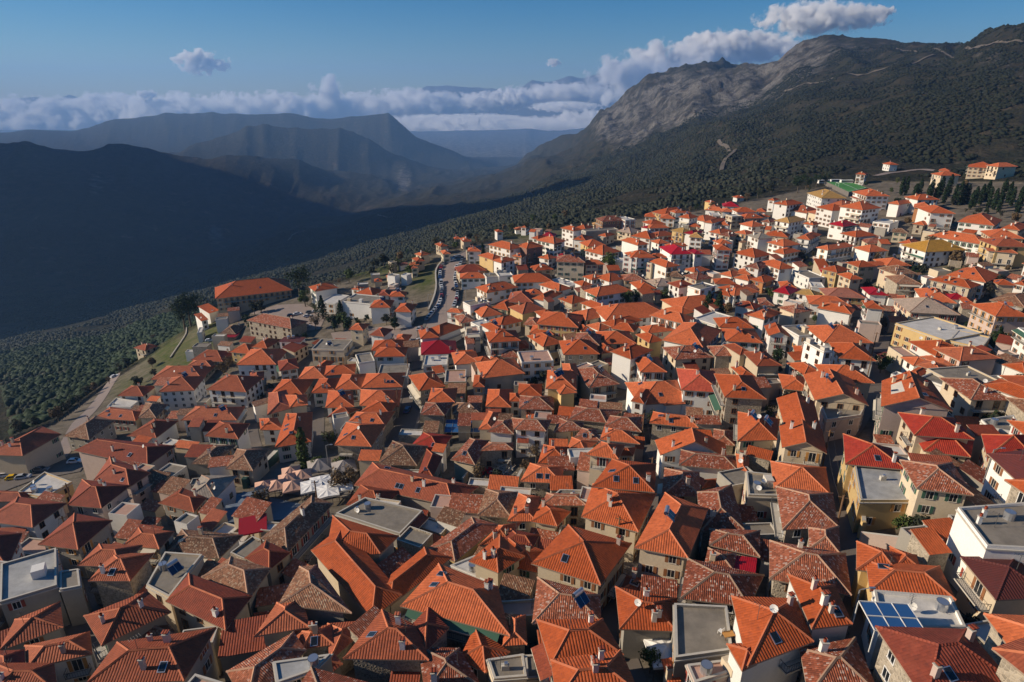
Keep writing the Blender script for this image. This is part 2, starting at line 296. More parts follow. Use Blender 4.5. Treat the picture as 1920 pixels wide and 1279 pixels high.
# ---------------------------------------------------------------- mesh helpers
class MB:
    def __init__(s): s.v = []; s.f = []; s.m = []; s.uv = []; s.tint = []; s.T = .5
    def poly(s, pts, mat, uv=None):
        i = len(s.v); s.v += [tuple(p) for p in pts]; s.f.append(tuple(range(i, i+len(pts)))); s.m.append(mat); s.tint.append(s.T)
        if uv is None:
            a, b = Vector(pts[0]), Vector(pts[1]); n = (b-a).cross(Vector(pts[-1])-a)
            ux = (b-a).normalized() if (b-a).length > 1e-6 else Vector((1, 0, 0)); vx = n.normalized().cross(ux) if n.length > 1e-9 else Vector((0, 0, 1))
            uv = [((Vector(p)-a).dot(ux), (Vector(p)-a).dot(vx)) for p in pts]
        s.uv += uv
    def box(s, c, sx, sy, sz, mat, ux=(1, 0, 0), uz=(0, 0, 1), bottom=True):   # c = centre of the bottom face
        c = Vector(c); ux = Vector(ux).normalized(); uz = Vector(uz).normalized(); uy = uz.cross(ux).normalized()
        q = [c + ux*(a*sx/2) + uy*(b*sy/2) + uz*(k*sz) for k in (0, 1) for a, b in ((-1, -1), (1, -1), (1, 1), (-1, 1))]
        for f in ((4, 5, 6, 7), (0, 1, 5, 4), (1, 2, 6, 5), (2, 3, 7, 6), (3, 0, 4, 7)): s.poly([q[i] for i in f], mat)
        if bottom: s.poly([q[i] for i in (3, 2, 1, 0)], mat)
    def prism(s, ring, z0, z1, mat, top=None, bottom=False):   # ring: list of xy, ccw
        n = len(ring); u = 0
        for i in range(n):
            a = ring[i]; b = ring[(i+1) % n]; L = math.hypot(b[0]-a[0], b[1]-a[1])
            s.poly([(a[0], a[1], z0), (b[0], b[1], z0), (b[0], b[1], z1), (a[0], a[1], z1)], mat, [(u, z0), (u+L, z0), (u+L, z1), (u, z1)]); u += L
        if top: s.poly([(p[0], p[1], z1) for p in ring], top)
        if bottom: s.poly([(p[0], p[1], z0) for p in reversed(ring)], mat)
    def bar(s, a, b, w, mat, sides=4):
        a = Vector(a); b = Vector(b); d = (b-a)
        if d.length < 1e-6: return
        d.normalize(); r = Vector((0, 0, 1)) if abs(d.z) < .9 else Vector((1, 0, 0)); x = d.cross(r).normalized(); y = d.cross(x)
        for i in range(sides):
            p = [2*math.pi*(k+.5)/sides for k in (i, i+1)]; o = [x*math.cos(q)*w/1.41 + y*math.sin(q)*w/1.41 for q in p]
            s.poly([a+o[0], a+o[1], b+o[1], b+o[0]], mat)
    def merge(s, o, mtx=None):
        i = len(s.v); s.v += [tuple(mtx @ Vector(p)) for p in o.v] if mtx else o.v
        s.f += [tuple(k+i for k in f) for f in o.f]; s.m += o.m; s.uv += o.uv; s.tint += [s.T]*len(o.m) if mtx else o.tint
    def mesh(s, name, origin=(0, 0, 0)):
        me = bpy.data.meshes.new(name); o = origin
        me.from_pydata([(p[0]-o[0], p[1]-o[1], p[2]-o[2]) for p in s.v], [], s.f)
        keys = sorted(set(s.m)); idx = {k: i for i, k in enumerate(keys)}
        for k in keys: me.materials.append(MATS[k])
        me.polygons.foreach_set('material_index', [idx[k] for k in s.m])
        l = me.uv_layers.new(name='UVMap'); l.data.foreach_set('uv', [c for p in s.uv for c in p])
        a = me.attributes.new('tint', 'FLOAT', 'FACE'); a.data.foreach_set('value', s.tint)
        me.update(); return me
def link(name, me, parent=None, loc=(0, 0, 0), rot=None):
    o = bpy.data.objects.new(name, me); COL.objects.link(o); o.location = loc
    if rot is not None: o.rotation_euler = rot
    if parent: o.parent = parent
    return o
def thing(name, loc, label, cat, group=None, rz=0):
    o = bpy.data.objects.new(name, None); COL.objects.link(o); o.location = loc; o.rotation_euler = (0, 0, rz); o.empty_display_size = .5
    o['label'] = label; o['category'] = cat
    if group: o['group'] = group
    return o
def tag(o, label=None, cat=None, group=None, kind=None):
    for k, v in (('label', label), ('category', cat), ('group', group), ('kind', kind)):
        if v: o[k] = v
    return o
def part(name, mb, root, origin=None, parent=None):
    if not mb.f: return None
    o = tuple(root.location) if origin is None else origin
    return link(name, mb.mesh(name, o), parent or root)
# ---------------------------------------------------------------- ground sheet
def build_ground():
    tt = np.concatenate([np.linspace(-2.6, -1.0, 40)[:-1], np.linspace(-1.0, 1.0, 640), np.linspace(1.0, 2.6, 40)[1:]])
    yy = [12.]
    while yy[-1] < 16000: yy.append(yy[-1] + (3.2 if yy[-1] < 500 else min(90, 3.2 + (yy[-1]-500)*.0105)))
    yy = np.array(yy); T, Y = np.meshgrid(tt, yy); X = T*Y
    Z = terrain(X, Y)
    nx, ny = len(tt), len(yy)
    v = np.stack([X, Y, Z], -1).reshape(-1, 3)
    i = np.arange(nx*ny).reshape(ny, nx)
    f = np.stack([i[:-1, :-1], i[:-1, 1:], i[1:, 1:], i[1:, :-1]], -1).reshape(-1, 4)
    me = bpy.data.meshes.new('ground'); me.vertices.add(len(v)); me.vertices.foreach_set('co', v.ravel())
    me.loops.add(f.size); me.loops.foreach_set('vertex_index', f.ravel().astype(np.int32))
    me.polygons.add(len(f)); me.polygons.foreach_set('loop_start', np.arange(0, f.size, 4, dtype=np.int32)); me.update(calc_edges=True)
    me.polygons.foreach_set('use_smooth', np.ones(len(f), bool))
    x, y, z = v.T; t = x/y; tc = np.clip(t, -.95, .95); ya = np.interp(tc, LA[0], LA[1])
    town = np.clip((ya - 6 - y)/10, 0, 1)
    u = 960 + F*x/(y*CT - z*ST); w = 639.5 + F*(-(y*ST + z*CT))/(y*CT - z*ST)
    def blob(cx, cy, rx, ry, y0=0, y1=1e9): return np.exp(-((u-cx)/rx)**2 - ((w-cy)/ry)**2)*((y > y0) & (y < y1))
    rock = blob(1290, 185, 110, 60, 2000, 4500)*1.0 + blob(1170, 235, 70, 55, 2000, 4500) + blob(1480, 120, 80, 50, 1800, 3200)*.9 + blob(1400, 180, 120, 50, 1500, 3500)*.5 + blob(1600, 90, 150, 30, 1200, 3200)*.5
    rock += blob(758, 335, 18, 30, 2500, 6000) + blob(180, 345, 25, 30, 1500, 3400)*.7 + blob(405, 440, 22, 22, 1500, 3200)*.8 + blob(1860, 110, 60, 30, 700, 2500)*.6 + blob(530, 275, 60, 20, 4000, 6500)*.4
    rock = np.clip(rock*.8 + (y > 9000)*.7, 0, 1)  # the far valley floor is painted paler here, imitating haze
    green = blob(330, 665, 60, 40, 0, 420) + blob(400, 620, 30, 30, 0, 420) + blob(700, 505, 60, 18, 0, 450) + blob(250, 730, 40, 25, 0, 420)*.7 + blob(1790, 520, 60, 25, 0, 400)*.6 + blob(790, 520, 35, 25, 0, 450) + blob(1000, 440, 60, 12, 0, 500)*.8
    green = np.clip(green*1.3, 0, 1)
    c = np.ones((len(v), 4), np.float32); c[:, 0] = town; c[:, 1] = rock; c[:, 2] = green
    at = me.color_attributes.new('zone', 'FLOAT_COLOR', 'POINT'); at.data.foreach_set('color', c.ravel())
    me.materials.append(MATS['ground']); o = link('ground', me); o['kind'] = 'structure'
build_ground()
# ---------------------------------------------------------------- roads and paved squares
def world_line(pts, h=0):
    o = []
    for p in pts:
        q = hit(p[0], p[1], h)
        if q is not None: o.append(Vector(q))
    return o
def resample(l, step):
    o = [l[0]]; 
    for a, b in zip(l, l[1:]):
        L = (b-a).length; k = max(1, int(L/step))
        o += [a.lerp(b, (i+1)/k) for i in range(k)]
    for _ in range(3): o = [o[0]] + [(o[i-1] + o[i]*2 + o[i+1])/4 for i in range(1, len(o)-1)] + [o[-1]]
    return o
def ribbon(name, pts, width, mat, lift=.12, kerb=None, step=3, world=None):
    l = resample(world or world_line(pts), step); mb = MB(); n = len(l); rows = []
    for i in range(n):
        d = (l[min(i+1, n-1)] - l[max(i-1, 0)]); d.z = 0; d.normalize(); s = Vector((d.y, -d.x, 0))
        rows.append([Vector((q.x, q.y, zfast(q.x, q.y) + lift)) for q in [l[i] + s*(width*k) for k in (-.5, -.25, 0, .25, .5)]])
    for i in range(n-1):
        for k in range(4): mb.poly([rows[i][k], rows[i][k+1], rows[i+1][k+1], rows[i+1][k]], mat)
        if kerb:
            for k, sg in ((0, -1), (4, 1)):
                a, b = rows[i][k], rows[i+1][k]; d = (b-a); d.z = 0; d.normalize(); sd = Vector((d.y, -d.x, 0))*sg
                up = Vector((0, 0, .13)); w = sd*kerb
                mb.poly([a, b, b+up, a+up] if sg < 0 else [b, a, a+up, b+up], 'paving'); mb.poly([a+up, b+up, b+up+w, a+up+w], 'paving')
    o = link(name, mb.mesh(name)); o['kind'] = 'structure'; return l
ROAD = [(905,462),(880,474),(862,484),(850,497),(843,515),(840,535),(838,555),(832,578),(822,598),(812,625),(800,655),(790,690),(778,725),(768,765),(758,800),(745,830),(728,862)]
main_line = ribbon('main_road', ROAD[:12], 9.5, 'road_light', .14, 1.4)
ribbon('main_street', ROAD[10:], 7, 'asphalt', .12, 1.0)
ROADS = [('lane', [(590,735),(594,775),(592,815),(590,850)], 5), ('lane', [(1655,630),(1645,680),(1640,720),(1622,760),(1600,800),(1565,840),(1560,880),(1572,950),(1588,1020),(1602,1100),(1614,1185),(1650,1285)], 4.6),
    ('lane', [(1215,835),(1232,880),(1234,930),(1222,985),(1185,1035),(1160,1080),(1143,1125),(1148,1175),(1160,1230),(1182,1285)], 4), ('lane', [(618,965),(590,1005),(555,1047),(515,1110),(478,1165)], 5.5),
    ('lane', [(590,1060),(630,1100),(695,1170)], 4.5), ('lane', [(160,960),(160,1040),(157,1110),(158,1180),(178,1250)], 4.5), ('cliff_path', [(262,660),(235,690),(215,708),(190,745),(150,790),(122,845),(90,880),(20,900)], 5),
    ('lane', [(478,700),(470,760),(474,820),(486,860)], 3.5) ]
LANES = [r[1] for r in ROADS]; EXTRA_TREES = []
for nm, pts, w in ROADS:
    ribbon(nm, pts, w, 'asphalt' if nm == 'lane' else 'road_light')
for tr_ in ([(1470,172),(1530,158),(1600,142),(1680,122),(1750,104)], [(1352,322),(1356,302),(1380,286),(1362,276),(1338,268)], [(1680,92),(1760,94),(1850,88),(1915,82)], [(708,404),(720,408),(736,409)], [(540,452),(550,440),(572,434)], [(925,305),(1000,298),(1060,292)]): ribbon('hillside_track', tr_, 5.5, 'track', 2.5, step=12)
ribbon('hillside_track', [(1640,330),(1720,318),(1800,322),(1920,330)], 6, 'road_light', .3)
def patch(name, pts, mat, lift=.16, kind='structure'):
    l = world_line(pts); c = sum(l, Vector())/len(l); mb = MB()
    m = [(a.lerp(c, k/4)) for k in range(4) for a in l]; nn = len(l)
    for r in range(4):
        for i in range(nn):
            j = (i+1) % nn
            q = [l[i].lerp(c, r/4), l[j].lerp(c, r/4), l[j].lerp(c, (r+1)/4), l[i].lerp(c, (r+1)/4)]
            mb.poly([Vector((p.x, p.y, zfast(p.x, p.y) + lift)) for p in (q if r < 3 else q[:3])], mat)
    o = link(name, mb.mesh(name)); o['kind'] = kind; return o
patch('paved_square', [(440,950),(456,922),(500,932),(560,945),(585,960),(530,975),(440,985)], 'plaza')
patch('terrace_floor', [(462,915),(520,868),(600,876),(668,900),(655,935),(560,930)], 'paving', .2)
patch('car_park', [(470,588),(520,572),(570,570),(612,590),(600,618),(560,622),(520,600)], 'road_light')
patch('forecourt', [(620,625),(740,610),(800,615),(775,640),(700,640),(630,650)], 'road_light', .2)
patch('parking_area', [(0,905),(40,868),(110,862),(160,872),(150,885),(60,902),(0,925)], 'asphalt', .2)
DATA = """
T 0 960 4
h r w 3 -100 60 245 105 480 -60
h r w 3 -160 380 45 405 145 170
h r g 3 310 235 585 270 820 70 560 20
f b g 3 0 690 430 560 425 280 10 400
+f g 450 590 605 560 590 430 450 450
h d s 3 690 505 970 505 1130 320 850 320 C1 S1
+h d 610 390 900 400 1040 260
h d c 3 950 240 1190 265 1285 155
h k w 2 1245 310 1640 335 1800 180 1370 140
f g c 3 1100 560 1270 650 1520 330 1240 310
h r c 3 1270 660 1690 860 1865 640 1420 480 C1
h k g 3 1540 480 1860 640 2010 430 1730 350
h d g 2 25 1020 450 860 430 690 130 810
h d w 2 230 1150 665 1055 650 915
h d w 2 0 1330 400 1330 380 1150
h r g 2 -60 1250 165 1240 155 1050
h d g 3 780 980 1250 750 1090 610 660 780 C2
h k g 2 850 990 1310 930 1200 800
h d g 3 680 1270 1370 1245 1585 890 890 990 C2 S1
T 480 960 4
h k g 3 60 190 235 290 560 -60 420 -110 C1
h r g 3 -60 340 100 420 235 310
h k g 3 195 680 675 735 440 410 340 420
+h d 25 910 375 850 330 650 170 690 S2
h o c 3 435 285 875 775 1070 620 650 120
+h o 540 330 925 300 1045 185 590 45
+h o 1010 680 1440 345 1265 280 900 580
f g g 3 600 20 1080 175 1250 0 820 -100
h o s 3 1115 695 1875 900 1795 570 1375 405 C1 S2
h w y 2 1290 285 1490 355 1800 100 1620 50
h o c 3 1625 365 1815 440 1990 330 1830 190 C1
h o c 2 1705 235 1880 200 1960 90 1830 110 C2
f a w 2 1455 405 1795 545 1825 480 1640 330
h d s 3 695 1080 1265 1090 1200 870 950 755 C1 S1
+h r 1150 890 1270 1020 1420 870 1290 745
h d s 2 360 1010 560 980 550 860 310 895 C1 S1
+h r 570 1080 710 960 745 835 560 850
h r g 2 480 1250 620 1140 570 1080 440 1190
h w s 2 -190 1195 -60 1420 350 1040 270 925
f b g 3 155 1290 440 1190 560 1070 130 1130
h w s 2 1290 1340 1660 1300 1510 1040 1245 1030
h o g 2 1555 1090 1720 1180 1870 1050 1650 890
h o s 2 1875 985 2010 975 2000 790 1890 780
f g c 2 1785 1260 2030 1240 2005 1070 1735 1110
f p p 1 1100 1330 1290 1300 1260 1160 1120 1190
T 960 960 4
f g c 1 110 1260 300 1240 250 1070 95 1080
h o c 2 165 65 330 95 420 0 230 -60 C1
h o p 2 -30 395 190 440 240 300 -10 215
h r p 2 -60 230 145 255 185 180 0 140
h o c 3 175 380 655 530 870 240 430 110 C1 S1
h o c 3 540 30 935 135 1060 -130 620 -200 C2
h o c 3 945 260 1305 330 1450 -20 1160 -130
h w s 2 1500 240 1840 320 1840 150 1500 135
h w s 2 1465 390 1640 420 1660 320 1490 285 C1
+f R 1630 440 1825 472 1838 345 1645 318
h w s 2 1290 635 1760 690 1860 480 1335 365
h o w 3 1790 1120 2230 955 2110 665 1675 650 S1 C1
+h o 1735 1155 1810 1120 1830 1000 1650 1010
h o g 2 830 860 1210 875 1215 660 800 580 C2
h d c 1 835 580 1240 650 1290 570 875 490 C1
h w g 2 175 820 645 810 640 630 210 510 H1
h o g 3 310 1125 800 1055 665 820 215 825
h o c 3 360 1400 920 1340 800 1060 320 1125 C2
f g g 2 1225 1110 1650 1050 1610 720 1215 700
f p p 2 1370 1290 1750 1170 1700 1100 1310 1150
s o c 1 1170 1280 1270 1270 1200 1120 1115 1135
T 1440 960 4
h o w 3 345 850 600 820 480 560 180 490 S1 C2
h w s 2 35 490 600 605 560 320 35 230
h w s 2 335 265 520 300 510 120 325 130
h o y 2 790 575 1375 640 1270 420 760 380
+h o 690 420 960 450 1010 330 690 240
+h o 940 430 1115 410 1090 330 940 280
h b s 3 1200 1400 1765 1230 1480 900 850 880 C2 S1
h o s 3 1960 1170 2300 1100 2000 800 1665 785
h m c 2 1720 640 2100 620 1850 350 1480 350 C1
f g w 3 1640 270 2150 300 1950 -60 1420 -20 C2
h w s 2 330 1350 800 1350 640 970 270 1040
f a w 2 840 880 1480 880 1370 650 790 600
T 0 690 4.7375
h d c 3 -120 765 200 775 530 590 365 525 C2
h k g 2 580 600 790 630 1010 470 850 430
h o g 2 850 440 1200 465 1320 395 980 350 S3
h k c 2 1240 440 1380 440 1480 325 1300 315
h o w 2 1050 245 1270 248 1335 180 1130 175 C1
f a w 1 950 350 1160 355 1230 300 1030 270
h o g 2 1345 100 1790 95 1830 0 1400 10 C1
h o w 3 1420 210 1720 195 1815 100 1520 110 C1
h o w 2 1145 600 1385 615 1570 475 1370 455 C2
h o w 2 1620 460 2095 460 2165 350 1740 350 H1
h r p 3 680 730 1310 865 1545 695 870 630 C2 S1
h r p 3 850 990 1150 1050 1320 935 980 800 C3 S2
h r p 3 620 1210 900 1235 1140 1050 740 1000 C1
f a y 2 160 1110 400 1160 640 1020 400 930
h r g 2 -50 1180 200 1175 300 1110 -50 1095
h d g 2 1430 1195 1720 1270 1815 1160 1620 1075
h e w 2 1640 1180 1905 1150 2085 965 1800 960 C1
h k g 2 1715 845 1900 850 2080 690 1890 690
T 400 690 4.7375
h o w 3 -50 190 285 210 350 100 20 85 C1
h r g 2 330 115 440 100 430 65 210 75
h o w 3 -60 600 215 625 310 500 60 480 C1
h k c 2 125 890 345 905 480 725 220 725
h o g 2 510 240 790 240 790 130 620 145
h r c 2 490 410 700 350 640 200 500 225
h o c 2 690 345 830 325 820 240 645 245
h o w 2 430 545 605 545 560 450 420 455
h o w 2 560 700 860 650 870 400 655 410 C1 S2
h o g 2 760 95 990 90 930 10 830 15
h o g 2 995 65 1250 45 1210 -10 1040 -5
h o w 2 880 220 1090 215 1095 115 865 125 C1
h o w 2 1090 190 1300 185 1310 65 1190 45
h o w 2 1325 175 1670 165 1690 70 1330 75 C1 S2
h o s 2 1310 330 1640 340 1660 200 1320 195 C1
h o s 2 1300 400 1560 405 1625 315 1440 290 C1
h o s 2 1195 490 1520 510 1600 390 1280 395 S2
h o s 3 1090 680 1395 692 1515 505 1190 490 S2
h o w 2 1005 350 1240 340 1230 210 1030 205 C1 H1
h o w 2 1030 430 1200 400 1280 370 1130 340
h k s 2 1475 850 1800 860 1890 700 1600 655 C1
h r g 2 1270 1035 2125 1215 2330 1060 1420 850 S4 C3
h d s 2 1200 1210 1470 1250 1640 1100 1320 1050 C2
T 800 690 4.7375
h o s 3 -60 200 155 160 140 60 -40 50
f p y 3 160 135 350 130 390 20 150 40
h o g 3 420 165 505 165 480 0 395 20
h o g 3 20 300 240 300 245 205 30 225
h w s 3 -40 410 150 415 225 310 0 310
h k s 2 240 405 470 405 480 315 240 310
h o g 3 510 85 860 45 830 -30 520 -30
h o s 2 535 340 740 345 755 195 555 195
h o s 2 820 240 1010 245 1010 165 830 170
h w s 2 830 360 1115 365 1120 255 840 250
h o w 2 748 292 835 292 840 240 760 240
h o y 3 1070 180 1320 190 1330 70 990 40 C3 H1
+h o 1190 230 1320 215 1320 160 1200 160
h o c 3 1230 60 1340 60 1340 -20 1225 -15
h w c 2 1450 170 1700 140 1570 10 1335 30
h o w 3 1830 290 1920 310 1960 160 1740 150
h w s 2 1280 450 1590 480 1720 380 1330 345
h w s 2 1590 520 1895 560 1895 440 1640 430
h w c 2 1140 565 1380 545 1380 490 1190 455
h w c 2 1325 620 1530 640 1490 550 1390 540
h o g 3 1555 630 1870 665 1790 565 1590 535
h o c 2 1260 725 1400 730 1500 660 1300 625
h o c 4 1435 765 1690 800 1740 690 1560 665 C2
h o c 3 1700 770 1820 770 1840 715 1700 715
h o c 4 1495 1045 2005 1090 2020 860 1660 820 S3 C1
h o c 2 1005 840 1245 830 1250 710 1050 690 C3
h o s 2 850 1000 1190 1015 1200 880 930 855 S3
h o w 1 895 440 1110 455 1120 365 905 360
h w w 3 555 560 760 580 770 460 640 470
h w w 3 790 540 1050 555 1090 470 770 450 C1
h o c 2 475 540 580 540 640 400 560 390
h w s 2 490 730 755 720 755 670 560 665
h w c 2 230 810 420 850 540 650 390 630
h R s 2 -140 700 110 735 215 605 -20 580
h r g 2 -70 960 45 960 125 790 10 735 S1
h k s 2 470 1300 740 1320 790 1110 540 1085
h o c 2 740 1350 960 1350 990 1150 830 1125 C1
h w s 2 1040 1210 1400 1210 1380 1130 1080 1120
f g s 2 1110 1150 1400 1150 1440 1090 1180 1085
T 1200 690 4.7375
h o w 3 14 33 227 33 104 -80 -66 -57 H1
h o w 2 0 320 490 295 430 180 60 160 S2
+h o 225 325 385 312 330 190 230 230 S1
h R w 3 380 190 715 212 730 65 420 60 C1
h o s 4 765 255 1105 272 1040 140 740 95 C1 S1
h o c 3 910 75 1010 70 1000 0 900 5
h o s 2 1280 180 1510 205 1530 110 1270 95 C1
h o s 2 100 485 505 525 515 440 130 395 C2 S1
b o w 2 195 765 750 785 745 680 150 650 C2
h w w 2 365 855 850 900 870 790 380 735
h w s 2 215 1120 520 1130 510 930 235 900
h w s 2 560 1430 900 1420 800 1050 530 1110
h o c 1 560 1060 710 1030 700 990 555 1000
h o c 3 885 640 1200 630 1225 460 885 400 H2
b o c 3 1310 545 1590 545 1530 300 1230 275 C1
b o c 3 1280 700 1640 750 1600 550 1255 525 C1
h o g 2 1210 1060 1670 1115 1630 890 1180 840
h w s 2 1290 1420 1740 1400 1690 1120 1230 1065
f g c 2 960 1140 1230 1150 1210 960 940 930
h o c 2 885 900 940 915 955 790 870 775
h w s 1 655 675 825 680 830 560 670 550
h o w 2 1460 60 1610 50 1590 -40 1440 -20
T 1520 690 4.7375
b o c 3 50 280 495 325 540 180 0 105 C1
f g p 2 140 470 440 430 490 330 80 320
h o c 3 160 110 550 130 540 40 150 0 C1
b o p 4 645 335 1240 375 1060 120 650 120 C3 S2
h R c 3 935 590 1425 625 1260 450 800 405 C1
h R c 2 1020 730 1400 780 1430 625 930 590
h R y 3 330 845 820 890 700 720 310 600 S1
f b y 2 440 1190 900 1190 800 890 380 850
h w c 3 960 1060 1415 1115 1240 850 820 830
h w c 3 1430 275 1765 280 1600 130 1275 150 C1
f g w 2 1240 190 1380 130 1280 20 1070 50
f g c 2 1310 160 1690 130 1560 0 1240 0
f g w 2 1580 540 1895 600 1800 430 1510 470 C1
h R c 2 1590 780 1960 780 2000 600 1540 600 S2
h m w 3 1920 1060 2080 900 1930 740 1600 770
h o w 3 1960 300 2100 250 1950 90 1830 100
h o w 2 870 50 950 75 960 10 860 5
T 200 480 5.8125
h o c 3 1190 465 2014 370 1960 235 1215 300 S2
s o w 2 1030 710 1110 690 1110 505 1060 520
s o w 2 1115 625 1230 590 1210 450 1135 435
f a w 2 985 840 1035 835 1035 600 1000 590
h w s 3 1535 700 2010 790 2170 720 1650 605 S2
h k s 1 1235 850 1400 850 1395 770 1240 765
+f R 1240 885 1400 885 1400 850 1240 852
h o y 2 1350 1045 1560 1065 1600 985 1440 965
h o c 2 1590 990 1745 1005 1850 870 1710 845 C1
h o w 3 1420 1185 1840 1180 1850 1040 1470 1090 C1
h o s 2 930 1130 1260 1150 1270 1080 1110 1045 C1
h o s 2 880 1205 1130 1200 1140 1150 990 1160
h o c 2 305 1000 420 1030 430 960 320 960 C1
T 500 480 5.8125
h o w 3 530 385 770 345 740 295 505 330 C3
f a w 2 590 505 740 530 860 440 600 470
f g w 3 840 490 1130 530 1230 450 980 440
h o w 3 1130 560 1340 560 1350 490 1200 490
h o w 2 1000 395 1150 430 1235 375 1040 335 C2
h r w 2 1225 430 1330 430 1375 385 1260 370
h o w 2 930 360 1000 370 1030 340 960 330 C1
h o w 3 1340 440 1500 440 1530 400 1400 395 C1
h o w 3 1400 605 1570 610 1715 480 1510 445
h o c 3 905 800 1045 808 1110 760 980 745
h r w 3 1130 860 1270 875 1280 800 1150 790
h o w 2 1380 935 1520 940 1560 850 1340 850
h o w 3 1150 1030 1490 1020 1400 935 1270 935
h o w 3 1180 1095 1500 1090 1410 1010 1190 1015 C1
f g w 3 1005 1175 1180 1150 1180 1040 1080 1030
f g c 3 490 1020 840 1030 910 920 500 910 H1
f m w 3 130 935 370 940 380 910 140 905
s r c 2 300 1050 460 960 520 880 440 910
h r w 2 -40 1170 80 1150 160 1060 0 1030
h r w 2 150 1250 340 1220 380 1110 190 1100
h o w 2 520 1230 620 1240 690 1160 595 1145
f g w 2 1200 1330 1530 1320 1535 1195 1280 1190
T 780 480 5.8125
h r c 2 470 180 760 160 740 110 600 110
h o w 2 490 245 765 238 750 190 490 195
f g w 2 770 240 910 230 900 185 770 195
f a w 2 905 225 1060 215 1055 170 910 170
h o w 2 1080 290 1490 280 1460 205 1065 215
h o c 2 1300 160 1490 145 1450 105 1290 110
h o w 2 770 400 1105 340 990 290 650 360 S3
h o c 2 830 560 1000 590 1010 500 760 450
h r c 2 1000 500 1270 510 1190 410 1010 440 C1
h o c 2 1240 420 1380 410 1370 370 1250 375
h o w 2 1570 385 1685 350 1500 285 1385 325
h o w 2 1280 460 1410 490 1565 410 1500 390
f a w 1 1700 345 1790 310 1610 240 1500 250
h o c 2 1700 520 1865 480 1790 415 1600 470
f g w 3 590 550 810 510 730 470 500 490
h o w 2 480 620 515 590 490 550 400 565
h o w 2 720 665 930 635 880 560 620 590 C1
h d y 2 1150 625 1400 580 1250 520 1040 555 C1
h w c 2 490 730 640 710 560 630 360 660
h o w 3 60 900 240 885 300 745 110 780 C2
+h o 260 870 500 775 430 715 180 790
h c w 2 65 1075 440 1055 430 960 90 960
f a w 2 80 1200 340 1195 330 1090 80 1090 P1
h o w 2 930 765 1150 710 1060 655 820 700
f a w 2 700 780 840 740 800 712 620 750
h o w 3 870 840 1000 820 830 735 690 765
h o w 4 805 940 1130 920 1010 830 760 850 C2
f p w 3 550 860 700 850 690 780 530 770
h w c 2 1180 745 1320 760 1320 690 1290 680
h o y 3 1320 740 1760 778 1905 700 1560 635 C1
h o w 2 1370 660 1530 640 1545 595 1380 600
h o w 2 1250 840 1490 855 1510 790 1310 770
h o c 3 1390 985 1590 945 1520 880 1235 865 H1 C1
h o c 2 900 1030 1240 1000 1150 945 890 960
h w c 2 940 1100 1130 1105 1130 1015 940 1015
h o w 2 430 1180 685 1160 550 1065 415 1075 C1
h o c 2 690 1170 820 1150 800 1110 690 1115
h o c 2 820 1130 900 1130 900 1060 830 1040
f p w 3 1150 1170 1500 1150 1440 1050 1140 1050
T 1060 480 5.8125
h o s 3 -10 1072 360 1065 370 940 20 970 S2
h w s 3 100 950 360 970 350 870 100 855 H1
h o c 3 220 95 420 90 400 50 240 55
h w c 4 -95 60 210 70 240 20 -40 5
f a w 2 470 60 630 80 630 30 490 30
f g w 4 630 10 780 30 850 -10 660 -30
f g c 3 810 60 940 90 960 60 830 40
h o w 3 1120 130 1235 105 1080 40 955 85 C1
h o w 2 1430 185 1560 150 1490 120 1310 145
h w c 2 1430 265 1600 240 1480 195 1265 210
h k c 2 1150 220 1280 230 1290 180 1200 165
h o w 2 290 260 430 235 380 190 165 230 C1
h o w 2 520 290 660 240 560 190 330 240
h w c 2 640 265 870 270 810 210 610 205
h o w 2 200 330 285 310 240 280 165 285
h o w 3 345 440 720 380 680 305 215 390 C1
h o w 2 810 365 980 355 860 285 720 280
h e w 2 1000 330 1200 310 1150 240 940 280
h r w 3 1240 345 1400 320 1400 285 1200 285
f g w 3 1490 380 1640 330 1560 300 1390 325 H1
h o w 2 1640 300 1860 310 1800 260 1520 270
h o w 2 1690 195 1810 225 1800 160 1690 145
h o w 2 1620 400 1790 440 1860 370 1680 345
h o c 1 1260 600 1780 545 1680 420 1190 520 C1
+h o 1270 640 1400 610 1340 545 1200 555
h o w 2 440 615 530 580 320 490 220 520 C1
h o c 2 200 690 480 640 290 580 90 620
h o w 2 450 700 1130 650 980 525 380 665
h o w 3 930 645 1285 735 1390 680 1130 590 C1
h o w 2 510 770 830 700 690 660 440 690 C2
h o c 2 500 785 740 825 800 775 640 745
h o c 2 900 840 1180 810 1090 765 890 820 C1
h o y 3 940 955 1060 920 960 840 835 880
h o w 3 1070 915 1500 1005 1635 870 1420 750 C1
f a w 2 1640 760 1860 680 1860 590 1360 700
h o w 2 390 820 490 780 410 730 280 755
h o c 2 180 820 290 810 270 750 165 790
h o c 2 400 955 760 950 540 850 400 840 C1
h o w 4 705 1115 940 1025 740 960 530 1010 C1
h o c 2 400 1060 560 1040 540 980 400 970 C1
h w c 3 1200 1125 1600 1100 1440 1010 1085 1015 C1
T 1340 480 5.8125
h w s 3 10 1085 245 1085 240 1000 -20 1000
h d c 3 470 1195 715 1190 600 960 380 1070 C2
+h d 280 1075 400 1060 470 950 245 970
h o w 2 140 925 510 945 480 830 150 830 H1
h o c 2 60 775 415 785 440 700 100 690
h o c 2 250 190 380 205 380 145 260 140 H1
h o O 2 395 255 530 290 645 250 500 210
h o w 2 220 235 370 270 400 240 250 210
h o w 2 190 400 360 360 300 320 190 350 C1
h o w 2 240 440 480 390 380 340 210 400 C1
h r w 2 230 530 420 580 480 540 290 470 S1
h o w 3 540 690 720 620 700 545 450 650 H1 C2
h w c 2 500 530 640 540 700 480 560 470
h o w 3 740 155 860 130 700 60 600 110
h w w 3 480 140 600 100 560 60 410 80
h c w 2 640 385 810 420 830 350 700 345
h o c 2 730 340 880 350 900 300 790 290
